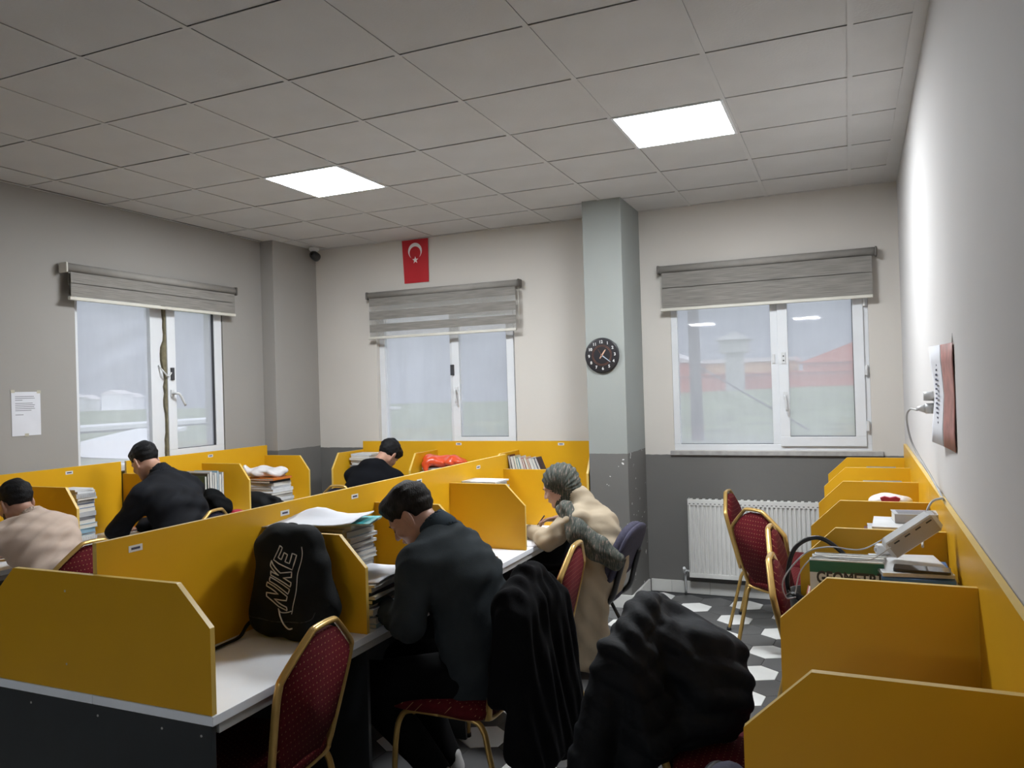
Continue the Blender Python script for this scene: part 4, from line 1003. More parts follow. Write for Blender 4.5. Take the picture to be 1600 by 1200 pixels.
for s in 'lr': shoe(p2, J['an'+s], (0, 1), mat('dark_shoe', (.03, .028, .026), .5), m_rub)

# --- man in the black jacket, left wall desk
m_jack = mat('black_bomber_jacket', (0.0055, 0.0065, 0.0095), .8, var=.2, scale=8, bump=.15, bscale=300, spec=.2)
J = base_J(head=(-.02, .315, 1.275), rot=rotm(.62, -.10), neck=(.0, .165, 1.20), shl=(-.20, .14, 1.07), shr=(.21, .14, 1.07), ell=(-.27, .30, .83), wrl=(-.13, .50, .80), elr=(.27, .28, .83), wrr=(.08, .46, .80),
           chest=(0, .05, .98), waist=(0, -.03, .75))
p3, _ = person('man in a black jacket with short dark hair writing at the left wall desk', (-4.22, 3.99, 0), PI/2, J, m_skinA, m_hair2, bodyextra=[hand_patch(V3(-.13, .5, .8), (.5, .7, -.1), (0, 0, -1), -1), hand_patch(V3(.08, .46, .80), (-.5, .7, -.1), (0, 0, -1), 1)])
jumper(p3, 'jacket', J, m_jack, [((3, 22, 46), .5), ((38, 28, 32), .6), ((-50, 30, 40), .5)], .010, 1.16, .05, seed=12, sleeve=(.075, .068, .052), shoulder=.08)
S = SDF((-.2, -.05, 1.03), (.2, .36, 1.36), .007); nk = V3(0, .18, 1.195); dn = _n(V3(0, .11, .10)); S.cone(nk, nk+dn*.05, .078, .068, .01); S.cone(nk-dn*.05, nk+dn*.16, .066, .056, .006, sub=True); S.cut(nk+dn*.056, dn); S.cut((0, .245, 1.2), (0, 1, -.6)); soft('collar', S, m_jack, p3)
trousers(p3, J, m_trous)
for s in 'lr': shoe(p3, J['an'+s], (0, 1), m_blk, m_rub)

# --- man in the beige sweatshirt, left edge
m_beige = mat('beige_sweatshirt', (0.46, 0.365, 0.305), .95, var=.06, scale=7, bump=.2, bscale=300, spec=.15)
m_beard = mat('dark_stubble', (0.05, 0.03, 0.022), .8, var=.4, scale=120)
J = base_J(head=(-.02, .30, 1.125), rot=rotm(.45, -.05), neck=(0, .17, 1.045), shl=(-.19, .20, .95), shr=(.20, .20, .95), ell=(-.26, .46, .81), wrl=(-.13, .56, .90), elr=(.26, .42, .80), wrr=(.10, .55, .80),
           chest=(0, .09, .90), waist=(0, -.03, .72))
p4, _ = person('bearded man in a beige sweatshirt leaning over the desk at the left edge', (-4.17, 3.02, 0), PI/2, J, m_skinB, m_hair2, beard=1, beardm=m_beard, bodyextra=[hand_patch(V3(-.125, .50, .93), (.35, -.05, .9), (.3, -.9, .1), 1, bend=(.9, .9, .6)), hand_patch(V3(.10, .55, .80), (-.5, .5, -.1), (0, 0, -1), 1)])
J['wrl'] = (-.13, .50, .92)
jumper(p4, 'sweatshirt', J, m_beige, [((4, 20, 46), .5), ((46, 34, 30), .6), ((-30, 60, 50), .5)], .012, 1.10, .06, seed=21, sleeve=(.072, .062, .042), shoulder=.078)
trousers(p4, J, m_trous)
for s in 'lr': shoe(p4, J['an'+s], (0, 1), m_blk, m_rub)

S = SDF((-.2, -.05, .88), (.2, .36, 1.2), .007); nk = V3(0, .185, 1.05); dn = _n(V3(0, .10, .09)); S.cone(nk, nk+dn*.03, .078, .072, .01); S.cone(nk-dn*.05, nk+dn*.16, .068, .062, .006, sub=True); S.cut(nk+dn*.034, dn); soft('collar', S, mat('beige_rib_knit', (0.44, 0.35, 0.29), .95, var=.1, spec=.1), p4)
# --- person in the black hooded top at the back desk, faces +y
m_hood = mat('black_hoodie_fleece', (0.005, 0.0055, 0.0075), .95, var=.2, bump=.2, bscale=300, spec=.1)
J = base_J(head=(.05, .30, 1.16), rot=rotm(.85, -.25, .12), neck=(.02, .16, 1.09), shl=(-.20, .14, .99), shr=(.20, .14, .97), ell=(-.27, .32, .81), wrl=(-.10, .48, .80), elr=(.30, .30, .80), wrr=(.12, .48, .80),
           chest=(0, .05, .90), waist=(0, -.03, .72))
p5, _ = person('person in a black hooded top bent over the back wall desk by the red flag', (-3.80, 5.56, 0), 0, J, m_skinA, m_hair2, hair='mop', bodyextra=[hand_patch(V3(-.10, .48, .8), (.5, .7, -.1), (0, 0, -1), -1), hand_patch(V3(.12, .48, .80), (-.5, .7, -.1), (0, 0, -1), 1)])
jumper(p5, 'hooded_top', J, m_hood, [((3, 22, 46), .5), ((38, 28, 32), .6), ((-50, 30, 40), .5)], .011, 1.14, .05, seed=31, hood=True, neckcut=False, sleeve=(.074, .066, .05), shoulder=.078)
trousers(p5, J, m_trous)
for s in 'lr': shoe(p5, J['an'+s], (0, 1), m_blk, m_rub)
# ================================================================ BOOKS, BAGS, CLOTHES, WALL THINGS
PAGE = mat('book_pages', (0.60, 0.58, 0.53), .8, var=.12, scale=120, stretch=(1, 1, 12)); PAPER = mat('white_paper', (0.66, 0.67, 0.72), .75, var=.03)
PALC = {'white': (0.60, 0.61, 0.62), 'pale grey': (0.42, 0.43, 0.45), 'light blue': (0.24, 0.38, 0.48), 'blue': (0.03, 0.12, 0.32), 'teal': (0.02, 0.30, 0.34), 'dark green': (0.02, 0.06, 0.045), 'black': (0.015, 0.016, 0.018), 'red': (0.35, 0.03, 0.025),
        'orange': (0.55, 0.16, 0.03), 'cream': (0.55, 0.48, 0.36), 'brown': (0.16, 0.075, 0.03), 'grey': (0.16, 0.16, 0.17), 'dark grey': (0.05, 0.052, 0.056), 'navy': (0.012, 0.022, 0.07), 'turquoise': (0.05, 0.42, 0.45), 'pink': (0.5, 0.25, 0.28), 'burgundy': (0.09, 0.015, 0.018)}
def cov(c): return mat('cover_'+c.replace(' ', '_'), PALC[c], .45, var=.10, scale=14)
ORD = ['top', 'second', 'third', 'fourth', 'fifth', 'sixth', 'seventh', 'eighth', 'ninth', 'tenth', 'eleventh', 'twelfth', 'thirteenth', 'fourteenth', 'fifteenth', 'sixteenth', 'seventeenth', 'eighteenth', 'nineteenth', 'twentieth']
def book(kind, label, group, loc, w, d, t, color, rz=0, rot=None, detail=True):
    """lying book: w along x (spine at -x), d along y, t up; origin at the middle of its underside"""
    r = empty('book' if kind != 'notebook' else 'notebook', loc, rz, label, 'book' if kind != 'notebook' else 'notebook', group, rot=rot)
    c = .0012 if kind in ('booklet', 'notebook') else .0025
    mb = MB().box(-w/2, w/2, -d/2, d/2, 0, c).box(-w/2, w/2, -d/2, d/2, t-c, t).box(-w/2, -w/2+c, -d/2, d/2, c, t-c)
    mb.build('cover', cov(color), r)
    q = .003 if kind == 'book' else .001
    MB().box(-w/2+c, w/2-q, -d/2+q, d/2-q, c+.0001, t-c-.0001).build('pages', PAGE, r)
    if kind == 'notebook' and detail:
        mb = MB()
        for k in range(int(d/.016)):
            y = -d/2+.012+k*.016; mb.tube([(-w/2+.003, y, t-.0012), (-w/2-.003, y, t*.8), (-w/2-.004, y, t*.4), (-w/2+.003, y, .0012)], .0010, 4)
        mb.build('spiral_wire', m_alu, r)
    return r
def stack(where, base, items, rz, seed, group, jit=.012, size=(.21, .29)):
    pr = random.Random(seed); z = base[2]; n = len(items); out = []
    for i, (t, c, kind) in enumerate(items):
        k = n-1-i; w = size[0]*pr.uniform(.90, 1.0); d = size[1]*pr.uniform(.90, 1.0)
        lab = '%s %s, %s%s' % (c, kind, 'topmost ' if k == 0 else ORD[min(k, 19)]+' from the top ', where)
        out.append(book(kind, lab, group, (base[0]+pr.uniform(-jit, jit), base[1]+pr.uniform(-jit, jit), z+.0004), w, d, t, c, rz+pr.uniform(-.10, .10)+(PI if pr.random() < .5 else 0))); z += t+.0008
    return z
def mix(seed, total, pal, tmin=.008, tmax=.028, nb=.3):
    pr = random.Random(seed); out = []; z = 0
    while z < total-.006:
        t = min(pr.uniform(tmin, tmax), total-z); t = max(t, .006); k = 'notebook' if pr.random() < nb else ('booklet' if t < .014 else 'book')
        out.append((t, pr.choice(pal), k)); z += t+.0008
    return out
def sheet(name, label, cat, group, loc, w, d, rz, bend=.0, curl=.0, m=None, th=.0015, seed=0, tilt=(0, 0), N=10, peak=None):
    pr = random.Random(seed); mb = MB(); vs = []
    for s in (1, 0):
        for j in range(N+1):
            for i in range(N+1):
                u, v = i/N-.5, j/N-.5; z = bend*math.sin(u*PI*1.6+seed)*.5+curl*max(0, u-.1)**2*6+.003*math.sin(v*9+seed)
                if peak: z += peak*max(0, 1-((u+.08)**2*9+(v-.25)**2*9))**1.5
                vs.append((u*w, v*d, z+s*th))
    M_ = (N+1)**2
    for j in range(N):
        for i in range(N):
            a = j*(N+1)+i; mb_f = (a, a+1, a+N+2, a+N+1); mb.f.append(mb_f); mb.f.append(tuple(M_+q for q in mb_f[::-1]))
    for i in range(N):
        for a, b in ((i, i+1), (N*(N+1)+i+1, N*(N+1)+i), ((i+1)*(N+1), i*(N+1)), (i*(N+1)+N, (i+1)*(N+1)+N)): mb.f.append((b, a, a+M_, b+M_))
    mb.v = vs; mb.mi = [0]*len(mb.f); mb.sm = [True]*len(mb.f)
    o = mb.build(name, m or PAPER); o.location = loc; o.rotation_euler = (tilt[0], tilt[1], rz)
    return tag(o, label, cat, group)
ZT = ZD+.0005
# --- stack beside the backpack, and papers on it
top = stack('in tall stack behind the black backpack', (-2.115, 2.86, ZT), mix(11, .385, ['white', 'pale grey', 'dark grey', 'white', 'pale grey', 'light blue', 'grey', 'navy'], .008, .026), PI/2, 11, 'tall stack behind the backpack', size=(.215, .285))
book('notebook', 'turquoise notebook under the loose white papers on the tall stack by the backpack', 'tall stack behind the backpack', (-2.05, 2.83, top+.001), .21, .29, .008, 'turquoise', -1.25)
sheet('paper_pile', 'loose white papers draped over the black backpack and the tall stack', 'papers', None, (-2.12, 2.745, top+.018), .40, .30, .25, bend=.012, curl=.02, th=.004, seed=2, peak=.040)
# --- stack at the desk edge, left of the man in grey
top = stack('in low desk-edge stack left of the grey-shirted man', (-1.885, 2.775, ZT), [(.016, 'light blue', 'notebook'), (.024, 'white', 'book'), (.010, 'blue', 'booklet'), (.026, 'pale grey', 'book'), (.015, 'black', 'notebook'), (.018, 'dark green', 'book'), (.012, 'cream', 'notebook'), (.016, 'black', 'book'), (.020, 'pale grey', 'notebook'), (.010, 'white', 'notebook')], PI, 5, 'low stack at the desk edge', jit=.008, size=(.215, .295))
sheet('paper_pile', 'white papers lying on the low book stack left of the grey-shirted man', 'papers', None, (-1.90, 2.79, top+.006), .24, .30, .12, bend=.006, th=.004, seed=4)
book('book', 'brown paperback lying on white papers behind the divider next to the backpack', None, (-2.0, 2.70, top+.02), .13, .16, .012, 'brown', 1.3)
sheet('open_booklet', 'open white booklet under the forearms of the grey-shirted man', 'booklet', None, (-1.93, 3.05, ZT+.003), .30, .26, .1, bend=.006, th=.006, seed=6)
# --- left wall
stack('in tall stack behind the beige sweatshirt man', (-4.675, 3.535, ZT), mix(21, .355, ['white', 'pale grey', 'white', 'light blue', 'blue', 'grey', 'white'], .010, .030)+[(.016, 'white', 'booklet'), (.012, 'white', 'booklet')], 0, 21, 'tall stack on the left desk', jit=.010, size=(.20, .145))
sheet('open_booklet', 'open white booklet in front of the man in the black jacket', 'booklet', None, (-4.66, 3.80, ZT+.003), .24, .34, .1, bend=.02, th=.006, seed=8)
sheet('paper_pile', 'loose papers on the left desk beside the tall white stack', 'papers', None, (-4.62, 3.665, ZT+.003), .22, .20, .4, th=.003, seed=9)
z = stack('in pile under the left upright books', (-4.80, 4.74, ZT), mix(23, .085, ['white', 'pale grey', 'grey'], .014, .024, .2), 0, 23, 'base pile under the upright books', size=(.26, .20))
pr = random.Random(4); y = 4.655
for k, (c, t) in enumerate([('dark green', .022), ('black', .018), ('white', .022), ('pale grey', .016), ('white', .020), ('light blue', .014), ('white', .020), ('pale grey', .018)]):
    o = book('book', ['dark green book with white lettering, front of the upright row on the left desk', 'black book, second in the upright row on the left desk'][k] if k < 2 else '%s book, %s in the upright row on the left desk' % (c, ['', '', 'third', 'fourth', 'fifth', 'sixth', 'seventh', 'last'][k]), 'upright books on the left desk', (-4.80+.006*k, y+t, z+.125+.008*(k % 3)+(.006 if k else 0)), .245, .24+.012*(k % 3), t, c, rot=(PI/2, 0, 0))
    if k == 0:
        for q, (w_q, zz) in enumerate(((.10, .055), (.15, .030))):
            bx('cover_print', -w_q/2, w_q/2, zz-.006, zz+.006, t, t+.0006, m_lab, o)
    y += t+.001
z = stack('in pile under the white carrier bag', (-4.66, 5.36, ZT), [(.03, 'white', 'book'), (.022, 'pale grey', 'book'), (.024, 'white', 'book'), (.03, 'pale grey', 'book'), (.02, 'white', 'book'), (.026, 'white', 'book'), (.02, 'pale grey', 'book'), (.03, 'white', 'book'), (.022, 'black', 'book'), (.018, 'orange', 'book')], 0, 33, 'pile under the white carrier bag', size=(.34, .26))
def blob(name, label, cat, lo, hi, h, prims, m, fold, amp, seed, group=None, sharp=.7):
    S = SDF(lo, hi, h)
    for p in prims: getattr(S, p[0])(*p[1:-1], **p[-1]) if isinstance(p[-1], dict) else getattr(S, p[0])(*p[1:])
    o = soft(name, S, m, None, fold, amp, seed, sharp=sharp); tag(o, label, cat, group); return o
m_plw = mat('white_carrier_plastic', (0.62, 0.60, 0.60), .3, var=.08, scale=10); m_plr = mat('orange_red_plastic', (0.62, 0.07, 0.02), .28, var=.15, scale=12); m_pink = mat('crimson_print', (0.35, 0.02, 0.07), .5)
F1 = [((30, 18, 40), 1), ((55, -30, 20), .7), ((-20, 50, 45), .6)]
o = blob('carrier_bag', 'white plastic carrier bag with red print lying on the far left book pile', 'bag', (-4.95, 5.1, z-.02), (-4.4, 5.6, z+.2), .008,
     [('ell', (-4.72, 5.33, z+.045), (.10, .10, .045), .03), ('ell', (-4.60, 5.38, z+.04), (.11, .10, .045), .03), ('cone', (-4.80, 5.28, z+.03), (-4.82, 5.26, z+.10), .03, .012, .02), ('cut', (0, 0, z+.002), (0, 0, -1))], m_plw, F1, .008, 5)
m_cl = mat('black_bag_nylon', (0.006, 0.007, 0.008), .7, spec=.2, var=.25, scale=12, bump=.2, bscale=180); m_cl2 = mat('black_wool', (0.005, 0.0055, 0.006), .95, spec=.1, var=.3, scale=20, bump=.4, bscale=90); m_crim = mat('crimson_nylon', (0.32, 0.01, 0.03), .5)
blob('messenger_bag', 'black bag lying in front of the white book pile, far left desk', 'bag', (-4.85, 4.98, .75), (-4.2, 5.35, 1.08), .009,
     [('ell', (-4.60, 5.12, .835), (.20, .085, .085), .03), ('ell', (-4.42, 5.14, .80), (.16, .07, .055), .03), ('cone', (-4.62, 5.10, .90), (-4.34, 5.12, .86), .02, .02, .02), ('cut', (0, 0, ZD+.001), (0, 0, -1))], m_cl, F1, .009, 7)
blob('folded_jacket', 'black jacket heaped in front of the upright books on the left desk', 'jacket', (-4.75, 4.3, .75), (-4.15, 4.65, 1.15), .009,
     [('ell', (-4.50, 4.52, .93), (.14, .09, .085), .03), ('ell', (-4.38, 4.50, .90), (.11, .085, .08), .03), ('ell', (-4.52, 4.46, .84), (.14, .09, .08), .03), ('cut', (0, 0, ZD+.001), (0, 0, -1))], m_cl2, F1, .012, 9)
blob('red_pouch', 'small crimson pouch peeking out from under the heaped black jacket', 'pouch', (-4.5, 4.3, .75), (-4.1, 4.75, .95), .007,
     [('ell', (-4.315, 4.60, .815), (.085, .055, .048), .02), ('cone', (-4.24, 4.60, .82), (-4.22, 4.64, .775), .02, .012, .02), ('cut', (0, 0, ZD+.001), (0, 0, -1))], m_crim, F1, .006, 3)
# --- back wall
stack('in white stack left of the hooded person', (-4.20, 6.20, ZT), mix(41, .385, ['white', 'pale grey', 'white', 'white', 'grey'], .012, .034, .25), PI/2, 41, 'tall stack left of the hooded person', jit=.014, size=(.21, .24))
z = stack('in stack under the orange bag', (-3.33, 6.16, ZT), mix(43, .275, ['grey', 'pale grey', 'dark grey', 'navy', 'white', 'black'], .014, .03, .2), 0, 43, 'stack under the orange bag', size=(.38, .27))
blob('orange_bag', 'crumpled orange-red plastic bag on the book stack below the middle window', 'bag', (-3.65, 5.9, z-.1), (-3.05, 6.37, z+.22), .009,
     [('ell', (-3.43, 6.14, z+.055), (.13, .11, .055), .03), ('ell', (-3.25, 6.15, z+.045), (.14, .10, .05), .03), ('cone', (-3.46, 6.03, z+.03), (-3.44, 6.00, z-.04), .05, .012, .03), ('rbox', (-3.33, 6.16, z-.06), (.205, .15, .06), .005, .004, None, True)], m_plr, F1, .010, 15)
z = stack('in pile under the small leaning books', (-2.54, 6.19, ZT), mix(45, .20, ['white', 'pale grey', 'dark grey'], .018, .03, .1), 0, 45, 'base pile under the small upright books', size=(.34, .22))
x = -2.70
for k, (c, t, hh) in enumerate([('burgundy', .022, .17), ('pale grey', .026, .16), ('cream', .018, .165), ('teal', .022, .15), ('white', .024, .16), ('red', .018, .15), ('cream', .022, .155), ('orange', .014, .15), ('white', .026, .15), ('pale grey', .024, .15), ('navy', .022, .155)]):
    lean_ = -.18-.02*k
    book('book', '%s book, %s from the left in the small leaning row on the back desk' % (c, ['first', 'second', 'third', 'fourth', 'fifth', 'sixth', 'seventh', 'eighth', 'ninth', 'tenth', 'eleventh'][k]), 'small leaning books on the back desk',
         (x, 6.18, z+hh/2*math.cos(lean_)+.012), hh, .12, t, c, rot=(0, PI/2+lean_, 0)); x += t+.0045
blob('small_black_bag', 'small black pouch in front of the stack under the orange bag', 'pouch', (-3.7, 5.85, .75), (-3.4, 6.05, .95), .008, [('ell', (-3.56, 5.95, .82), (.075, .05, .05), .02), ('cut', (0, 0, ZD+.001), (0, 0, -1))], m_cl, F1, .005, 3)
# --- island, further bays
MB().tube([(-1.86+.032*math.cos(a), 3.93+.05*math.sin(a), ZD+.006) for a in [2*PI*k/20 for k in range(20)]], .005, 8, closed=True).build('hair_band', m_blk)
tag(bpy.data.objects['hair_band'], 'small black loop lying on the white top beyond the grey-shirted man', 'band')
sheet('open_booklet', 'open white booklet under the hands of the woman in the headscarf', 'booklet', None, (-1.885, 4.50, ZD+.004), .26, .38, .05, bend=.012, th=.012, seed=3)
pn = MB().tube([(-1.875, 4.63, .815), (-1.795, 4.60, .905)], [.002, .0045], 8).build('pen', mat('dark_purple_pen', (.05, .02, .06), .3)); tag(pn, 'dark pen held by the woman in the headscarf', 'pen')

stack('in far island bay before the woman', (-2.135, 4.45, ZT), mix(91, .376, ['white', 'pale grey', 'white'], .016, .032, .2), PI/2, 91, 'stack in the far island bay', jit=.006, size=(.20, .26))
# --- backpack
m_bp = mat('black_backpack_nylon', (0.0055, 0.007, 0.008), .8, spec=.2, var=.2, scale=10, bump=.25, bscale=260); m_logo = mat('pale_grey_print', (0.62, 0.59, 0.54), .6)
bp = empty('backpack', (-2.04, 2.47, ZD+.001), math.radians(-2), 'black backpack with a large pale outline logo leaning in the nearest island bay', 'backpack')
S = SDF((-.30, -.20, -.01), (.36, .16, .50), .0085)
S.rbox((-.01, -.005, .10), (.165, .082, .105), .06, .03); S.rbox((-.01, .010, .28), (.150, .070, .14), .06, .04); S.ell((-.02, .012, .395), (.115, .058, .040), .03)
S.ell((-.02, -.050, .24), (.12, .050, .17), .03); S.cone((.13, .01, .27), (.185, .0, .13), .035, .040, .05); S.cone((.185, .0, .13), (.15, .0, .05), .036, .04, .04)
S.cut((0, 0, .004), (0, 0, -1))
bag = soft('main_compartment', S, m_bp, bp, [((10, 12, 42), .7), ((46, 28, -34), .6), ((30, 20, 60), .4)], .007, 6)
from mathutils.bvhtree import BVHTree
bt = BVHTree.FromPolygons([v.co.copy() for v in bag.data.vertices], [tuple(p.vertices) for p in bag.data.polygons])
def onbag(x, z, off=.0016):
    hit = bt.ray_cast(Vector((x, -.5, z)), Vector((0, 1, 0)))[0]
    return (x, (hit.y if hit is not None else -.08)-off, z)
# lettering in outline: four letters running up the bag, each drawn as closed strokes in a slanted frame
def L2(u, v):      # u along the word (upwards), v across the letters (towards -x), slanted like the print
    return (.062-.094*v+.030*u/.2-.012, .125+u*.98+.050*v)
LET = {'N': (0, [(0,0),(0,1),(.22,1),(.62,.42),(.62,1),(.84,1),(.84,0),(.62,0),(.22,.58),(.22,0)]), 'I': (1, [(0,0),(0,1),(.24,1),(.24,0)]),
       'K': (2, [(0,0),(0,1),(.24,1),(.24,.62),(.55,1),(.86,1),(.46,.52),(.86,0),(.55,0),(.24,.40),(.24,0)]), 'E': (3, [(0,0),(0,1),(.75,1),(.75,.80),(.24,.80),(.24,.60),(.62,.60),(.62,.40),(.24,.40),(.24,.20),(.80,.20),(.80,0)])}
lg = MB(); u0 = 0
for ch, wd in (('N', .90), ('I', .30), ('K', .90), ('E', .80)):
    pts = []
    P_ = LET[ch][1]
    for i in range(len(P_)):
        a, b = P_[i], P_[(i+1) % len(P_)]
        for t in (0, .33, .66): pts.append((a[0]+(b[0]-a[0])*t, a[1]+(b[1]-a[1])*t))
    pts3 = [onbag(*L2((u0+p[0])*.068, p[1]*(1.0-.10*u0))) for p in pts]
    lg.tube(pts3, .0023, 5, closed=True); u0 += wd+.08
lg.build('logo_lettering', m_logo, bp)
sw = [(.098, .365), (.100, .33), (.096, .28), (.088, .22), (.086, .17), (.074, .13), (.066, .112)]
mb = MB().tube([onbag(x, z) for x, z in [(p.x, p.z) for p in smooth_path([(a, 0, b) for a, b in sw], 5)]], .0016, 5)
sw = [(.014, .133), (.022, .118), (.045, .117), (.068, .124)]; mb.tube([onbag(p.x, p.z) for p in smooth_path([(a, 0, b) for a, b in sw], 5)], .0020, 5)
sw = [(.016, .128), (.016, .100), (.026, .070), (.048, .054), (.070, .058)]; mb.tube([onbag(p.x, p.z) for p in smooth_path([(a, 0, b) for a, b in sw], 5)], .0030, 6)
mb.build('logo_swoosh', m_logo, bp)
sw = [(-.150, .10), (-.14, .085), (0, .078), (.13, .088), (.16, .12)]; MB().tube([onbag(p.x, p.z, -.001) for p in smooth_path([(a, 0, b) for a, b in sw], 6)], .0022, 5).build('zip', m_blk, bp)
MB().tube(smooth_path([(-.145, -.05, .07), (-.168, -.075, .045), (-.165, -.12, .012), (-.165, -.20, .006), (-.155, -.33, .006), (-.15, -.40, .006)], 6), .0045, 8, sq=2.2, w=(1, 0, 0)).build('strap', m_cl, bp)
MB().tube(smooth_path([(-.05, .03, .405), (-.04, .03, .43), (0, .03, .43), (.01, .03, .405)], 5), .006, 8, sq=1.6, w=(0, 1, 0)).build('grab_handle', m_cl, bp)

# --- black jacket over the chair of the man in grey
m_bj = mat('black_jacket_cloth', (0.0045, 0.0045, 0.0055), .95, spec=.12, var=.25, scale=8, bump=.2, bscale=220)
S = SDF((-1.50, 2.50, .22), (-.90, 3.32, 1.08), .0125)
S.cone((-1.222, 2.74, .895), (-1.222, 3.04, .895), .058, .058, .05); S.cone((-1.222, 2.84, .93), (-1.222, 2.97, .93), .050, .050, .04); S.ell((-1.21, 2.92, .968), (.050, .070, .040), .03)
S.cone((-1.235, 2.70, .85), (-1.275, 2.71, .52), .042, .036, .05); S.cone((-1.235, 3.10, .85), (-1.275, 3.09, .52), .042, .036, .05); S.cone((-1.25, 2.90, .85), (-1.29, 2.90, .54), .05, .042, .06, (0, 1, 0), 2.2); S.cone((-1.20, 2.90, .85), (-1.21, 2.90, .54), .05, .05, .06, (0, 1, 0), 3.2)
S.cone((-1.185, 2.77, .88), (-1.13, 2.72, .30), .035, .05, .05); S.cone((-1.185, 2.90, .88), (-1.09, 2.90, .30), .035, .055, .06); S.cone((-1.185, 3.03, .88), (-1.12, 3.06, .45), .035, .05, .05)
S.cone((-1.16, 2.83, .86), (-1.10, 2.80, .30), .04, .05, .05); S.cone((-1.16, 2.98, .86), (-1.09, 2.99, .34), .04, .05, .05)
S.cone((-1.17, 2.72, .84), (-1.17, 2.67, .35), .045, .055, .04); S.cone((-1.14, 3.05, .84), (-1.07, 3.04, .36), .045, .042, .025)     # sleeves
S.cone((-1.245, 2.80, .90), (-1.30, 2.78, .62), .030, .03, .04); S.cone((-1.245, 2.98, .90), (-1.30, 3.0, .62), .030, .03, .04)
S.cut((0, 0, .30), (.2, 0, -1))
tag(soft('jacket', S, m_bj, None, [((10, 60, 3), 1), ((-24, 84, 8), .6), ((30, 100, -12), .35)], .011, 14, rl=1, sharp=.8), 'black jacket hanging over the back of the grey-shirted man\'s chair', 'jacket')

# --- puffer coat over the right chair
m_puf = mat('black_puffer_shell', (0.004, 0.005, 0.0075), .72, spec=.22, var=.2, scale=8, bump=.5, bscale=45)
S = SDF((-1.06, 2.10, .12), (-.16, 3.06, 1.12), .0115)
S.cone((-.675, 2.53, .90), (-.670, 2.78, .90), .062, .062, .05); S.cone((-.67, 2.60, .945), (-.67, 2.70, .94), .050, .048, .04)
S.cone((-.665, 2.66, .82), (-.60, 2.66, .56), .078, .078, .05, (0, 1, 0), 3.7); S.cone((-.67, 2.47, .86), (-.66, 2.44, .30), .055, .07, .04)                      # wraps the backrest
for k, (yy, xo) in enumerate(((2.48, -.80), (2.59, -.83), (2.70, -.82), (2.81, -.78))): S.cone((-.70, 2.53+.07*k, .86), (xo, yy, .22), .055, .085, .05)
S.cone((-.73, 2.44, .84), (-.86, 2.34, .24), .055, .080, .04); S.cone((-.70, 2.86, .84), (-.78, 2.90, .24), .05, .075, .04)
S.ell((-.52, 2.69, .78), (.14, .13, .12), .05); S.ell((-.47, 2.70, .67), (.15, .14, .13), .05); S.ell((-.52, 2.66, .60), (.14, .15, .10), .05)
S.cone((-.64, 2.78, .90), (-.46, 2.82, .76), .05, .07, .04); S.cone((-.42, 2.80, .76), (-.41, 2.70, .58), .07, .065, .04); S.cone((-.60, 2.60, .88), (-.46, 2.58, .70), .05, .06, .03)
S.cut((0, 0, .20), (0, 0, -1)); S.rbox((-.36, 2.66, .40), (.24, .26, .102), .02, .01, None, True)
V, Q = S.surf(); V = relax(V, Q, 1); N = vnormals(V, Q)
u = V[:, 2]+.035*np.sin(V[:, 1]*10+V[:, 0]*6)+.25*V[:, 0]
puff = np.abs(np.sin(u*PI/.085))**.45
V = V+N*(.016*(puff-.75)+.0065*folds(V, [((28, 40, 60), 1), ((70, 50, 40), .7)], 3))[:, None]
tag(soft('puffer_coat', type('X', (), {'surf': lambda s_: (V, Q)})(), m_puf, None, rl=1), 'black quilted puffer coat heaped over a chair in the front of the aisle', 'coat')

# --- things on the right-hand desk
def fromRW(x, y, z): p = RW(x, y, z); return (p.x, p.y, p.z)
m_green = mat('green_band', (0.0, 0.11, 0.07), .4); m_txt = mat('black_print', (.02, .02, .025), .5)
yy = 2.775
for k, (t, c, hh) in enumerate([(.030, 'white', .305), (.026, 'white', .30), (.034, 'white', .305), (.022, 'pale grey', .30), (.028, 'white', .30)]):
    r = book('book', 'white geometry book with a green band and bold black title standing in a bay' if k == 0 else '%s book, %s behind the standing geometry book' % (c, ['', 'first', 'second', 'third', 'fourth'][k]), 'books standing in the right bay',
             (-.025+.003*k, yy+t, ZD+.045+hh/2), .225, hh, t, c, rot=(PI/2, 0, 0))
    if k == 0:
        bx('green_band', -.1125, .1125, hh/2-.042, hh/2-.004, t, t+.0008, m_green, r)
        text_mesh('GEOMETRİ', .056, 'cover_title', m_txt, r, Matrix.Translation((.008, hh/2-.060, t+.0012)) @ Matrix.Diagonal((.72, 1, 1, 1)), bold=.0018)
        bx('cover_print', -.09, .09, hh/2-.20, hh/2-.13, t, t+.0006, cov('light blue'), r)
        bx('cover_print', -.09, .05, hh/2-.235, hh/2-.22, t, t+.0006, m_txt, r)
    yy += t+.001
stack('in flat pair under the standing geometry books', (-.02, 2.86, ZT), [(.022, 'grey', 'book'), (.020, 'dark grey', 'book')], PI/2, 3, 'flat pair under the geometry books', size=(.18, .25), jit=.003)
book('book', 'thin red and black book wedged left of the geometry book', None, (-.155, 2.875, ZD+.135), .235, .15, .010, 'red', rot=(PI/2, 0, PI/2))
z = stack('in stack under the blue book and phone', (.178, 2.86, ZT), mix(61, .275, ['white', 'pale grey', 'cream', 'grey'], .016, .034, .1), PI/2, 61, 'stack under the spiral notebook', jit=.006, size=(.205, .285))
book('book', 'thick glossy blue book under the open spiral notebook by the right wall', None, (.180, 2.85, z+.0005), .285, .205, .042, 'blue', PI/2); z += .044
nb = book('notebook', 'open spiral notebook with white pages under the black phone', None, (.165, 2.87, z+.0005), .205, .29, .012, 'white', .12); z += .013
ph = empty('phone', (.195, 2.765, z+.001), math.radians(-6), 'black smartphone lying on the open notebook by the right wall', 'phone')
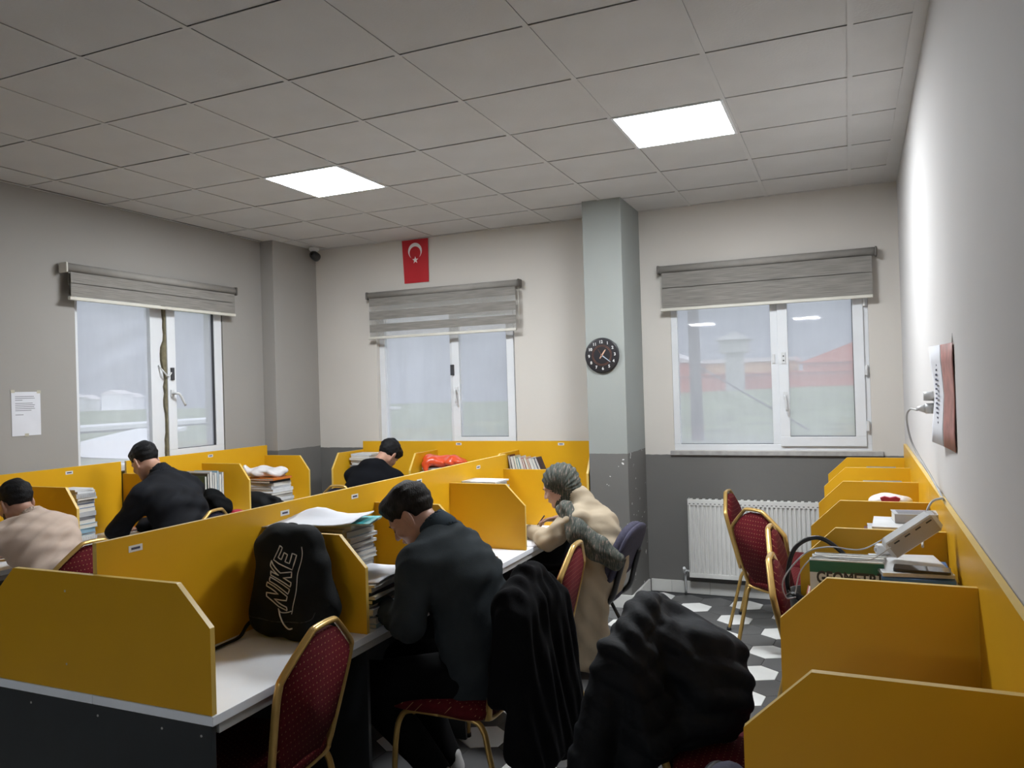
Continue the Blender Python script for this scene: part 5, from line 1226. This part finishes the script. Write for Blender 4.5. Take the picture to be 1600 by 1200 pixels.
MB().prism([(.080*math.copysign(1, math.cos(a))-.010*math.copysign(1, math.cos(a))+.010*math.cos(a), .037*math.copysign(1, math.sin(a))-.010*math.copysign(1, math.sin(a))+.010*math.sin(a)) for a in [2*PI*(k+.5)/24 for k in range(24)]], 0, .0085, 'z').build('body', m_blk, ph, bevel=.002)
bx('screen', -.076, .076, -.033, .033, .0085, .0089, mat('dark_glass', (.01, .01, .012), .08), ph)
rt = empty('router', (.185, 2.90, z+.085), 0, 'white plastic device propped at a slant on the notebook by the right wall', 'router', rot=(math.radians(-58), math.radians(-36), math.radians(6)))
MB().prism([(-.085, -.042), (.080, -.042), (.094, -.026), (.094, .026), (.080, .042), (-.085, .042), (-.097, .022), (-.097, -.022)], 0, .026, 'z').build('housing', mat('white_device_plastic', (.66, .68, .70), .35), rt, bevel=.008, segs=3)
bx('rear_plate', -.085, .082, -.034, .036, -.003, .002, mat('beige_device_back', (.42, .38, .34), .6), rt)
for k in range(4): bx('vent_slot', -.065+k*.04, -.045+k*.04, -.026, -.020, -.0036, -.0028, m_gasket, rt)
ad = empty('power_adapter', (.10, 3.00, z+.001), .3, 'small white power adapter behind the slanted white device', 'adapter')
bx('housing', -.03, .03, -.02, .02, 0, .034, m_hand, ad, .005); bx('cable_socket', -.036, -.03, -.006, .006, .010, .022, m_alu, ad, .001)
# bay 3-4
z = stack('in mixed pile behind the slanted white device', (.175, 3.56, ZT), mix(71, .33, ['cream', 'white', 'pale grey', 'cream', 'burgundy', 'grey'], .018, .036, .1), PI/2, 71, 'mixed pile behind the white device', jit=.012, size=(.20, .27))
book('book', 'white exercise book with red marks crowning the mixed pile behind the device', None, (.175, 3.52, z+.0005), .26, .20, .028, 'white', PI/2-.05); z += .029
book('book', 'thick small brown-edged book with a grey picture cover on the white exercise book', None, (.235, 3.56, z+.0005), .12, .17, .036, 'pale grey', PI/2+.08); z += .037
bx('picture', -.045, .045, -.07, .07, .0365, .0370, cov('grey'), bpy.data.objects[[o.name for o in COL.objects if o.get('label', '').startswith('thick small brown')][0]])
stack('in narrow pale pile behind the geometry book', (.045, 3.60, ZT), mix(73, .26, ['light blue', 'pale grey', 'white'], .02, .03, .1), 0, 73, 'narrow pale pile', jit=.004, size=(.055, .20))
# bay 4-5: white bag on books; bays 5-7 flat papers
z = stack('in stack under the crimson-marked white bag', (.175, 4.33, ZT), mix(75, .30, ['white', 'pale grey', 'cream'], .02, .035, .1), 0, 75, 'stack under the pink and white bag', size=(.22, .20))
o = blob('paper_bag', 'white bag with a crimson emblem on the books in the middle right bay', 'bag', (0, 4.15, z-.02), (.30, 4.55, z+.15), .008,
     [('ell', (.17, 4.32, z+.032), (.105, .09, .036), .02), ('cut', (0, 0, z+.002), (0, 0, -1))], m_plw, F1, .004, 5)
em = MB().prism([(.135, z+.036), (.205, z+.036), (.215, z+.058), (.195, z+.066), (.17, z+.060), (.145, z+.066), (.125, z+.058)], 4.215, 4.245, 'y').build('emblem', m_pink, o)
z = stack('in right desk stack, second bay from back', (.18, 5.05, ZT), mix(77, .335, ['pale grey', 'white', 'grey'], .02, .035, .1), 0, 77, 'stack two bays before the back wall', size=(.21, .20))
z = stack('in right desk stack, last bay', (.19, 5.78, ZT), mix(79, .345, ['white', 'pale grey', 'grey'], .02, .035, .1), 0, 79, 'stack in the last right bay', size=(.19, .20))
# black bucket bag with a long stiff handle
hb = empty('handbag', (-.145, 3.16, ZD+.001), 0, 'black open handbag with a tall hooped handle on the right desk edge', 'bag')
m_lea = mat('black_leather', (.010, .011, .013), .35, var=.15, scale=30, bump=.2, bscale=120)
MB().lathe([(.055, 0), (.072, .01), (.082, .06), (.090, .14), (.094, .146), (.088, .146), (.078, .06), (.06, .02), (.001, .018)], (0, 0, 0), 32).build('body', m_lea, hb)
MB().tube(smooth_path([(-.088, 0, .12), (-.092, -.01, .20), (-.06, -.02, .31), (.02, -.03, .355), (.10, -.04, .31), (.16, -.05, .225), (.185, -.05, .16)], 8), .0085, 10).build('handle', m_lea, hb)
MB().tube(smooth_path([(-.088, -.03, .125), (-.06, -.07, .145), (-.02, -.085, .10), (0, -.09, .02)], 6), .010, 8, sq=1.5, w=(1, 0, 0)).build('flap_strap', m_lea, hb)
# cables
m_cab = mat('grey_cable', (.42, .42, .42), .5)
def cable(label, pts, r=.003, m=m_cab, name='cable'):
    o = MB().tube(smooth_path(pts, 8), r, 6).build(name, m); return tag(o, label, 'cable')
XW = lambda y: xr(y)
cable('grey cable hanging from the wall socket to the right desk', [(XW(3.68)-.075, 3.66, 1.575), (XW(3.8)-.10, 3.74, 1.575), (XW(3.8)-.11, 3.78, 1.53), (XW(3.8)-.09, 3.78, 1.42), (XW(3.7)-.035, 3.62, 1.30), (XW(3.5)-.012, 3.42, 1.24), (XW(3.3)-.03, 3.26, 1.262), (XW(3.2)-.07, 3.2, 1.25), (XW(3.2)-.10, 3.15, 1.17), (.22, 3.05, 1.12)], .0045)
cable('thin white charger cable looping over the geometry books', [(.10, 2.99, 1.155), (.02, 2.95, 1.12), (-.08, 2.93, 1.128), (-.16, 2.93, 1.10), (-.235, 2.95, 1.00), (-.23, 2.97, .93), (-.20, 3.0, .925)], .0025)
cable('thin white cable lying across the open notebook', [(.11, 2.80, 1.162), (.04, 2.76, 1.125), (-.06, 2.77, 1.122), (-.12, 2.80, 1.12), (-.17, 2.82, 1.06), (-.19, 2.83, .98)], .002)

# --- wall things
so = empty('wall_socket', (XW(3.68), 3.68, 1.58), RA, 'white wall socket with a plug beside the curled calendar on the right wall', 'socket')
bx('plate', -.012, 0, -.045, .045, -.045, .045, m_hand, so, .004); MB().tube([(-.012, 0, 0), (-.045, 0, 0)], .022, 16).tube([(-.045, 0, 0), (-.075, 0, 0)], [.018, .008], 12).build('plug', m_hand, so)
MB().tube([(-.012, 0, .052), (-.050, 0, .052)], .020, 16).build('plug', m_hand, so)
ca = empty('wall_calendar', (XW(3.0), 2.97, 1.64), 0, 'curled red and white calendar hanging edge-on on the right wall', 'calendar')
def cal(name, y0, y1, m, n=10, dx=0):
    mb = MB(); vs = []
    for s in (0, 1):
        for j in range(7):
            for i in range(n+1):
                y = y0+(y1-y0)*i/n; t = j/6; x = -.004-.034*(max(0, y)/.5)**1.5*(.55+.45*abs(2*t-1)) + dx - s*.0016
                vs.append((x-.002*math.sin(t*9), y, -.185+.37*t+.01*y))
    W_ = n+1; M_ = 7*W_
    for j in range(6):
        for i in range(n): a = j*W_+i; mb.f += [(a, a+1, a+W_+1, a+W_), (M_+a, M_+a+W_, M_+a+W_+1, M_+a+1)]
    for i in range(n): mb.f += [(i, M_+i, M_+i+1, i+1), (6*W_+i, 6*W_+i+1, M_+6*W_+i+1, M_+6*W_+i)]
    for j in range(6): mb.f += [(j*W_, (j+1)*W_, M_+(j+1)*W_, M_+j*W_), (j*W_+n, M_+j*W_+n, M_+(j+1)*W_+n, (j+1)*W_+n)]
    mb.v = vs; mb.mi = [0]*len(mb.f); mb.sm = [True]*len(mb.f); return mb.build(name, m, ca)
cal('red_page', 0, .24, mat('faded_red_print', (.36, .16, .14), .5, var=.25, scale=20)); cal('white_page', .245, .46, PAPER)
for k in range(16): bx('printed_row', -.0235, -.0225, .34, .40, .13-k*.018, .137-k*.018, m_ink, ca)
MB().tube([(-.004, .02, .185), (-.004, .01, .215), (-.004, 0, .185)], .0012, 5).build('hanging_thread', m_lab, ca)
no = empty('notice', (XL, 3.475, 1.645), 0, 'white printed notice sheet taped to the left wall', 'notice')
bx('sheet', .001, .003, -.10, .10, -.146, .146, PAPER, no)
r_ = random.Random(3)
for k, (zz, ln) in enumerate([(.115, .13), (.103, .135), (.091, .05), (.070, .12), (.058, .135), (.046, .13), (.034, .135), (.022, .11), (-.006, .055)]): bx('text_line', .003, .0034, -.075, -.075+ln, zz-.0022, zz+.0022, mat('faint_print', (.22, .22, .24), .7), no)
for yy_, zz in ((-.09, .15), (.09, .145), (0, -.142)): bx('tape', .003, .0036, yy_-.014, yy_+.014, zz-.01, zz+.01, mat('yellowed_tape', (.45, .42, .34), .5), no)
# flag
fl_ = empty('flag', (-3.737, YB-.006, 2.955), 0, 'red flag with a white crescent and star hanging above the middle window', 'flag')
mb = MB(); vs = []; NU, NV = 12, 16
wave = lambda x, z: -.003-.004*math.sin(x*22+z*3)-.003*math.sin(z*8)
for s in (0, 1):
    for j in range(NV+1):
        for i in range(NU+1):
            t = j/NV; x = -.143+.286*i/NU+(.012*(1-t) if i == 0 else 0); z = -.203+.41*t; vs.append((x*(1-.03*(1-t)), wave(x, z)-s*.0012, z))
W_ = NU+1; M_ = W_*(NV+1)
for j in range(NV):
    for i in range(NU): a = j*W_+i; mb.f += [(a, a+1, a+W_+1, a+W_), (M_+a, M_+a+W_, M_+a+W_+1, M_+a+1)]
mb.v = vs; mb.mi = [0]*len(mb.f); mb.sm = [True]*len(mb.f); mb.build('cloth', mat('flag_red', (.46, .012, .02), .7, var=.05), fl_)
m_fw = mat('flag_white', (.72, .70, .70), .7)
out = [(.077*math.cos(a), .098+.077*math.sin(a)) for a in [math.radians(-90-20+40*0)+math.radians(20)+2*PI*k/60 for k in range(60)]]
# crescent open downwards: outer disc minus a disc shifted down
R1, R2, dsh = .077, .062, .019; th1 = None
cosb = (R1*R1+dsh*dsh-R2*R2)/(2*R1*dsh); al = math.acos(max(-1, min(1, cosb)))
Z0 = .098
A1 = [-PI/2+al+(2*PI-2*al)*k/40 for k in range(41)]
outer = [(R1*math.cos(a), Z0+R1*math.sin(a)) for a in A1]
a2 = math.atan2(outer[0][1]-(Z0-dsh), outer[0][0]); a3 = PI-a2
inner = [(R2*math.cos(a2+(a3-a2)*k/40), Z0-dsh+R2*math.sin(a2+(a3-a2)*k/40)) for k in range(41)]
mb = MB(); vs = [(x, wave(x, z)-.0022, z) for x, z in outer]+[(x, wave(x, z)-.0022, z) for x, z in inner]; mb.add(vs, [(k, k+1, 41+k+1, 41+k) for k in range(40)]); mb.build('crescent', m_fw, fl_)
st = [( (.036 if k % 2 == 0 else .0145)*math.sin(k*PI/5), .012+(.036 if k % 2 == 0 else .0145)*math.cos(k*PI/5)) for k in range(10)]
mb = MB(); mb.add([(0, wave(0, .012)-.0022, .012)]+[(x, wave(x, z)-.0022, z) for x, z in st], [(0, 1+k, 1+(k+1) % 10) for k in range(10)]); mb.build('star', m_fw, fl_)
# clock
ck = empty('wall_clock', (-1.755, CY0, 1.957), 0, 'round black wall clock with white numerals on the column', 'clock', rot=(0, math.radians(-3), 0))
Ry = Matrix.Rotation(PI/2, 4, 'X')
MB().lathe([(.001, .001), (.130, .001), (.137, .006), (.137, .018), (.128, .020), (.001, .019)], (0, 0, 0), 48, Ry).build('dial', mat('clock_black', (.016, .015, .018), .4), ck)
m_cop = mat('clock_copper', (.30, .13, .08), .4, .6); m_cw = mat('clock_white', (.60, .60, .60), .5)
for rr in (.079, .070): MB().tube([(rr*math.cos(a), -.0205, rr*math.sin(a)) for a in [2*PI*k/48 for k in range(48)]], .0010, 5, closed=True).build('dial_ring', m_cop, ck)
for k in range(1, 13):
    a = k*PI/6; text_mesh(str(k), .032, 'numeral', m_cw, ck, Matrix.Translation((.104*math.sin(a), -.0208, .104*math.cos(a))) @ Ry, bold=.0008)
def hand(name, a, L, w, m, y, tail=.0):
    d = Vector((math.sin(a), 0, math.cos(a))); n_ = Vector((math.cos(a), 0, -math.sin(a)))
    P_ = [(-tail, .5), (0, 1), (L*.85, .7), (L, .1)]; vs = [d*u+n_*w*v for u, v in P_]+[d*u-n_*w*v for u, v in P_[::-1]]
    mb = MB(); n = len(vs); vv = [(v.x, y, v.z) for v in vs]+[(v.x, y-.001, v.z) for v in vs]; mb.add(vv, [tuple(range(n)), tuple(range(2*n-1, n-1, -1))]+[(i, (i+1) % n, n+(i+1) % n, n+i) for i in range(n)]); mb.build(name, m, ck)
hand('hour_hand', math.radians(38), .055, .006, mat('pale_copper', (.55, .36, .26), .4), -.022, .03); hand('minute_hand', math.radians(131), .090, .004, mat('steel_blue', (.35, .42, .5), .3), -.024, .01); hand('second_hand', math.radians(-28), .06, .001, m_cop, -.026)
MB().tube([(0, -.02, 0), (0, -.028, 0)], .006, 12).build('hub', m_cop, ck)
# security camera
cc = empty('security_camera', (-4.80, 6.27, H-.004), 0, 'small white and black dome security camera under the ceiling in the left back corner', 'camera')
MB().lathe([(.001, 0), (.05, 0), (.05, -.02), (.038, -.035), (.001, -.036)], (0, 0, 0), 24).build('mount', m_white, cc); MB().tube([(0, 0, -.03), (.015, -.01, -.07)], .018, 12).build('arm', m_white, cc)
S = MB(); Rm_ = Matrix.Rotation(math.radians(70), 4, 'X'); S.lathe([(.001, .05), (.030, .045), (.042, .02), (.045, -.02), (.042, -.04), (.001, -.042)], (.02, -.02, -.085), 24, Rm_); S.build('housing', m_blk, cc)
MB().lathe([(.001, .052), (.012, .052), (.014, .048)], (.02, -.02, -.085), 16, Rm_).build('lens', mat('dark_glass', (.01, .01, .012), .08), cc)
# radiator
rd = empty('radiator', (-1.222, 6.345, .15), 0, 'white ribbed panel radiator under the right-hand window', 'radiator')
m_rad = mat('radiator_enamel', (.66, .66, .64), .35, var=.03); RWD = 1.20
nr = 36; pw = RWD/nr; poly = []
for k in range(nr):
    x = k*pw; poly += [(x, 0), (x+pw*.18, -.012), (x+pw*.62, -.012), (x+pw*.80, 0)]
poly += [(RWD, 0), (RWD, .006), (0, .006)]
MB().prism(poly, .035, .585, 'z').build('front_panel', m_rad, rd)
bx('top_rail', 0, RWD, -.013, .012, .585, .60, m_rad, rd); bx('top_band', 0, RWD, -.0125, .0, .588, .632, m_rad, rd, .003); bx('bottom_band', 0, RWD, -.0125, .006, .0, .037, m_rad, rd, .003)
bx('side_cover', -.004, .0, -.014, .062, 0, .635, m_rad, rd, .001); bx('side_cover', RWD, RWD+.004, -.014, .062, 0, .635, m_rad, rd, .001)
bx('rear_panel', .005, RWD-.005, .045, .055, .02, .60, m_rad, rd)
for k in range(nr): bx('convector_slot', k*pw+.006, k*pw+pw*.62, -.0132, -.0122, .594, .600, m_gasket, rd)
for k in range(24): bx('top_grille_bar', .01+k*RWD/24, .03+k*RWD/24, .0, .05, .628, .633, m_rad, rd)
MB().tube(smooth_path([(-.0, .03, .04), (-.04, .03, .04), (-.045, .03, .03), (-.045, .03, -.149)], 4), .010, 10).build('feed_pipe', m_alu, rd)
MB().tube([(-.045, .03, .03), (-.045, -.0, .055)], .016, 12).tube([(-.045, .01, .045), (-.045, -.02, .075)], .012, 10).build('valve', m_hand, rd)
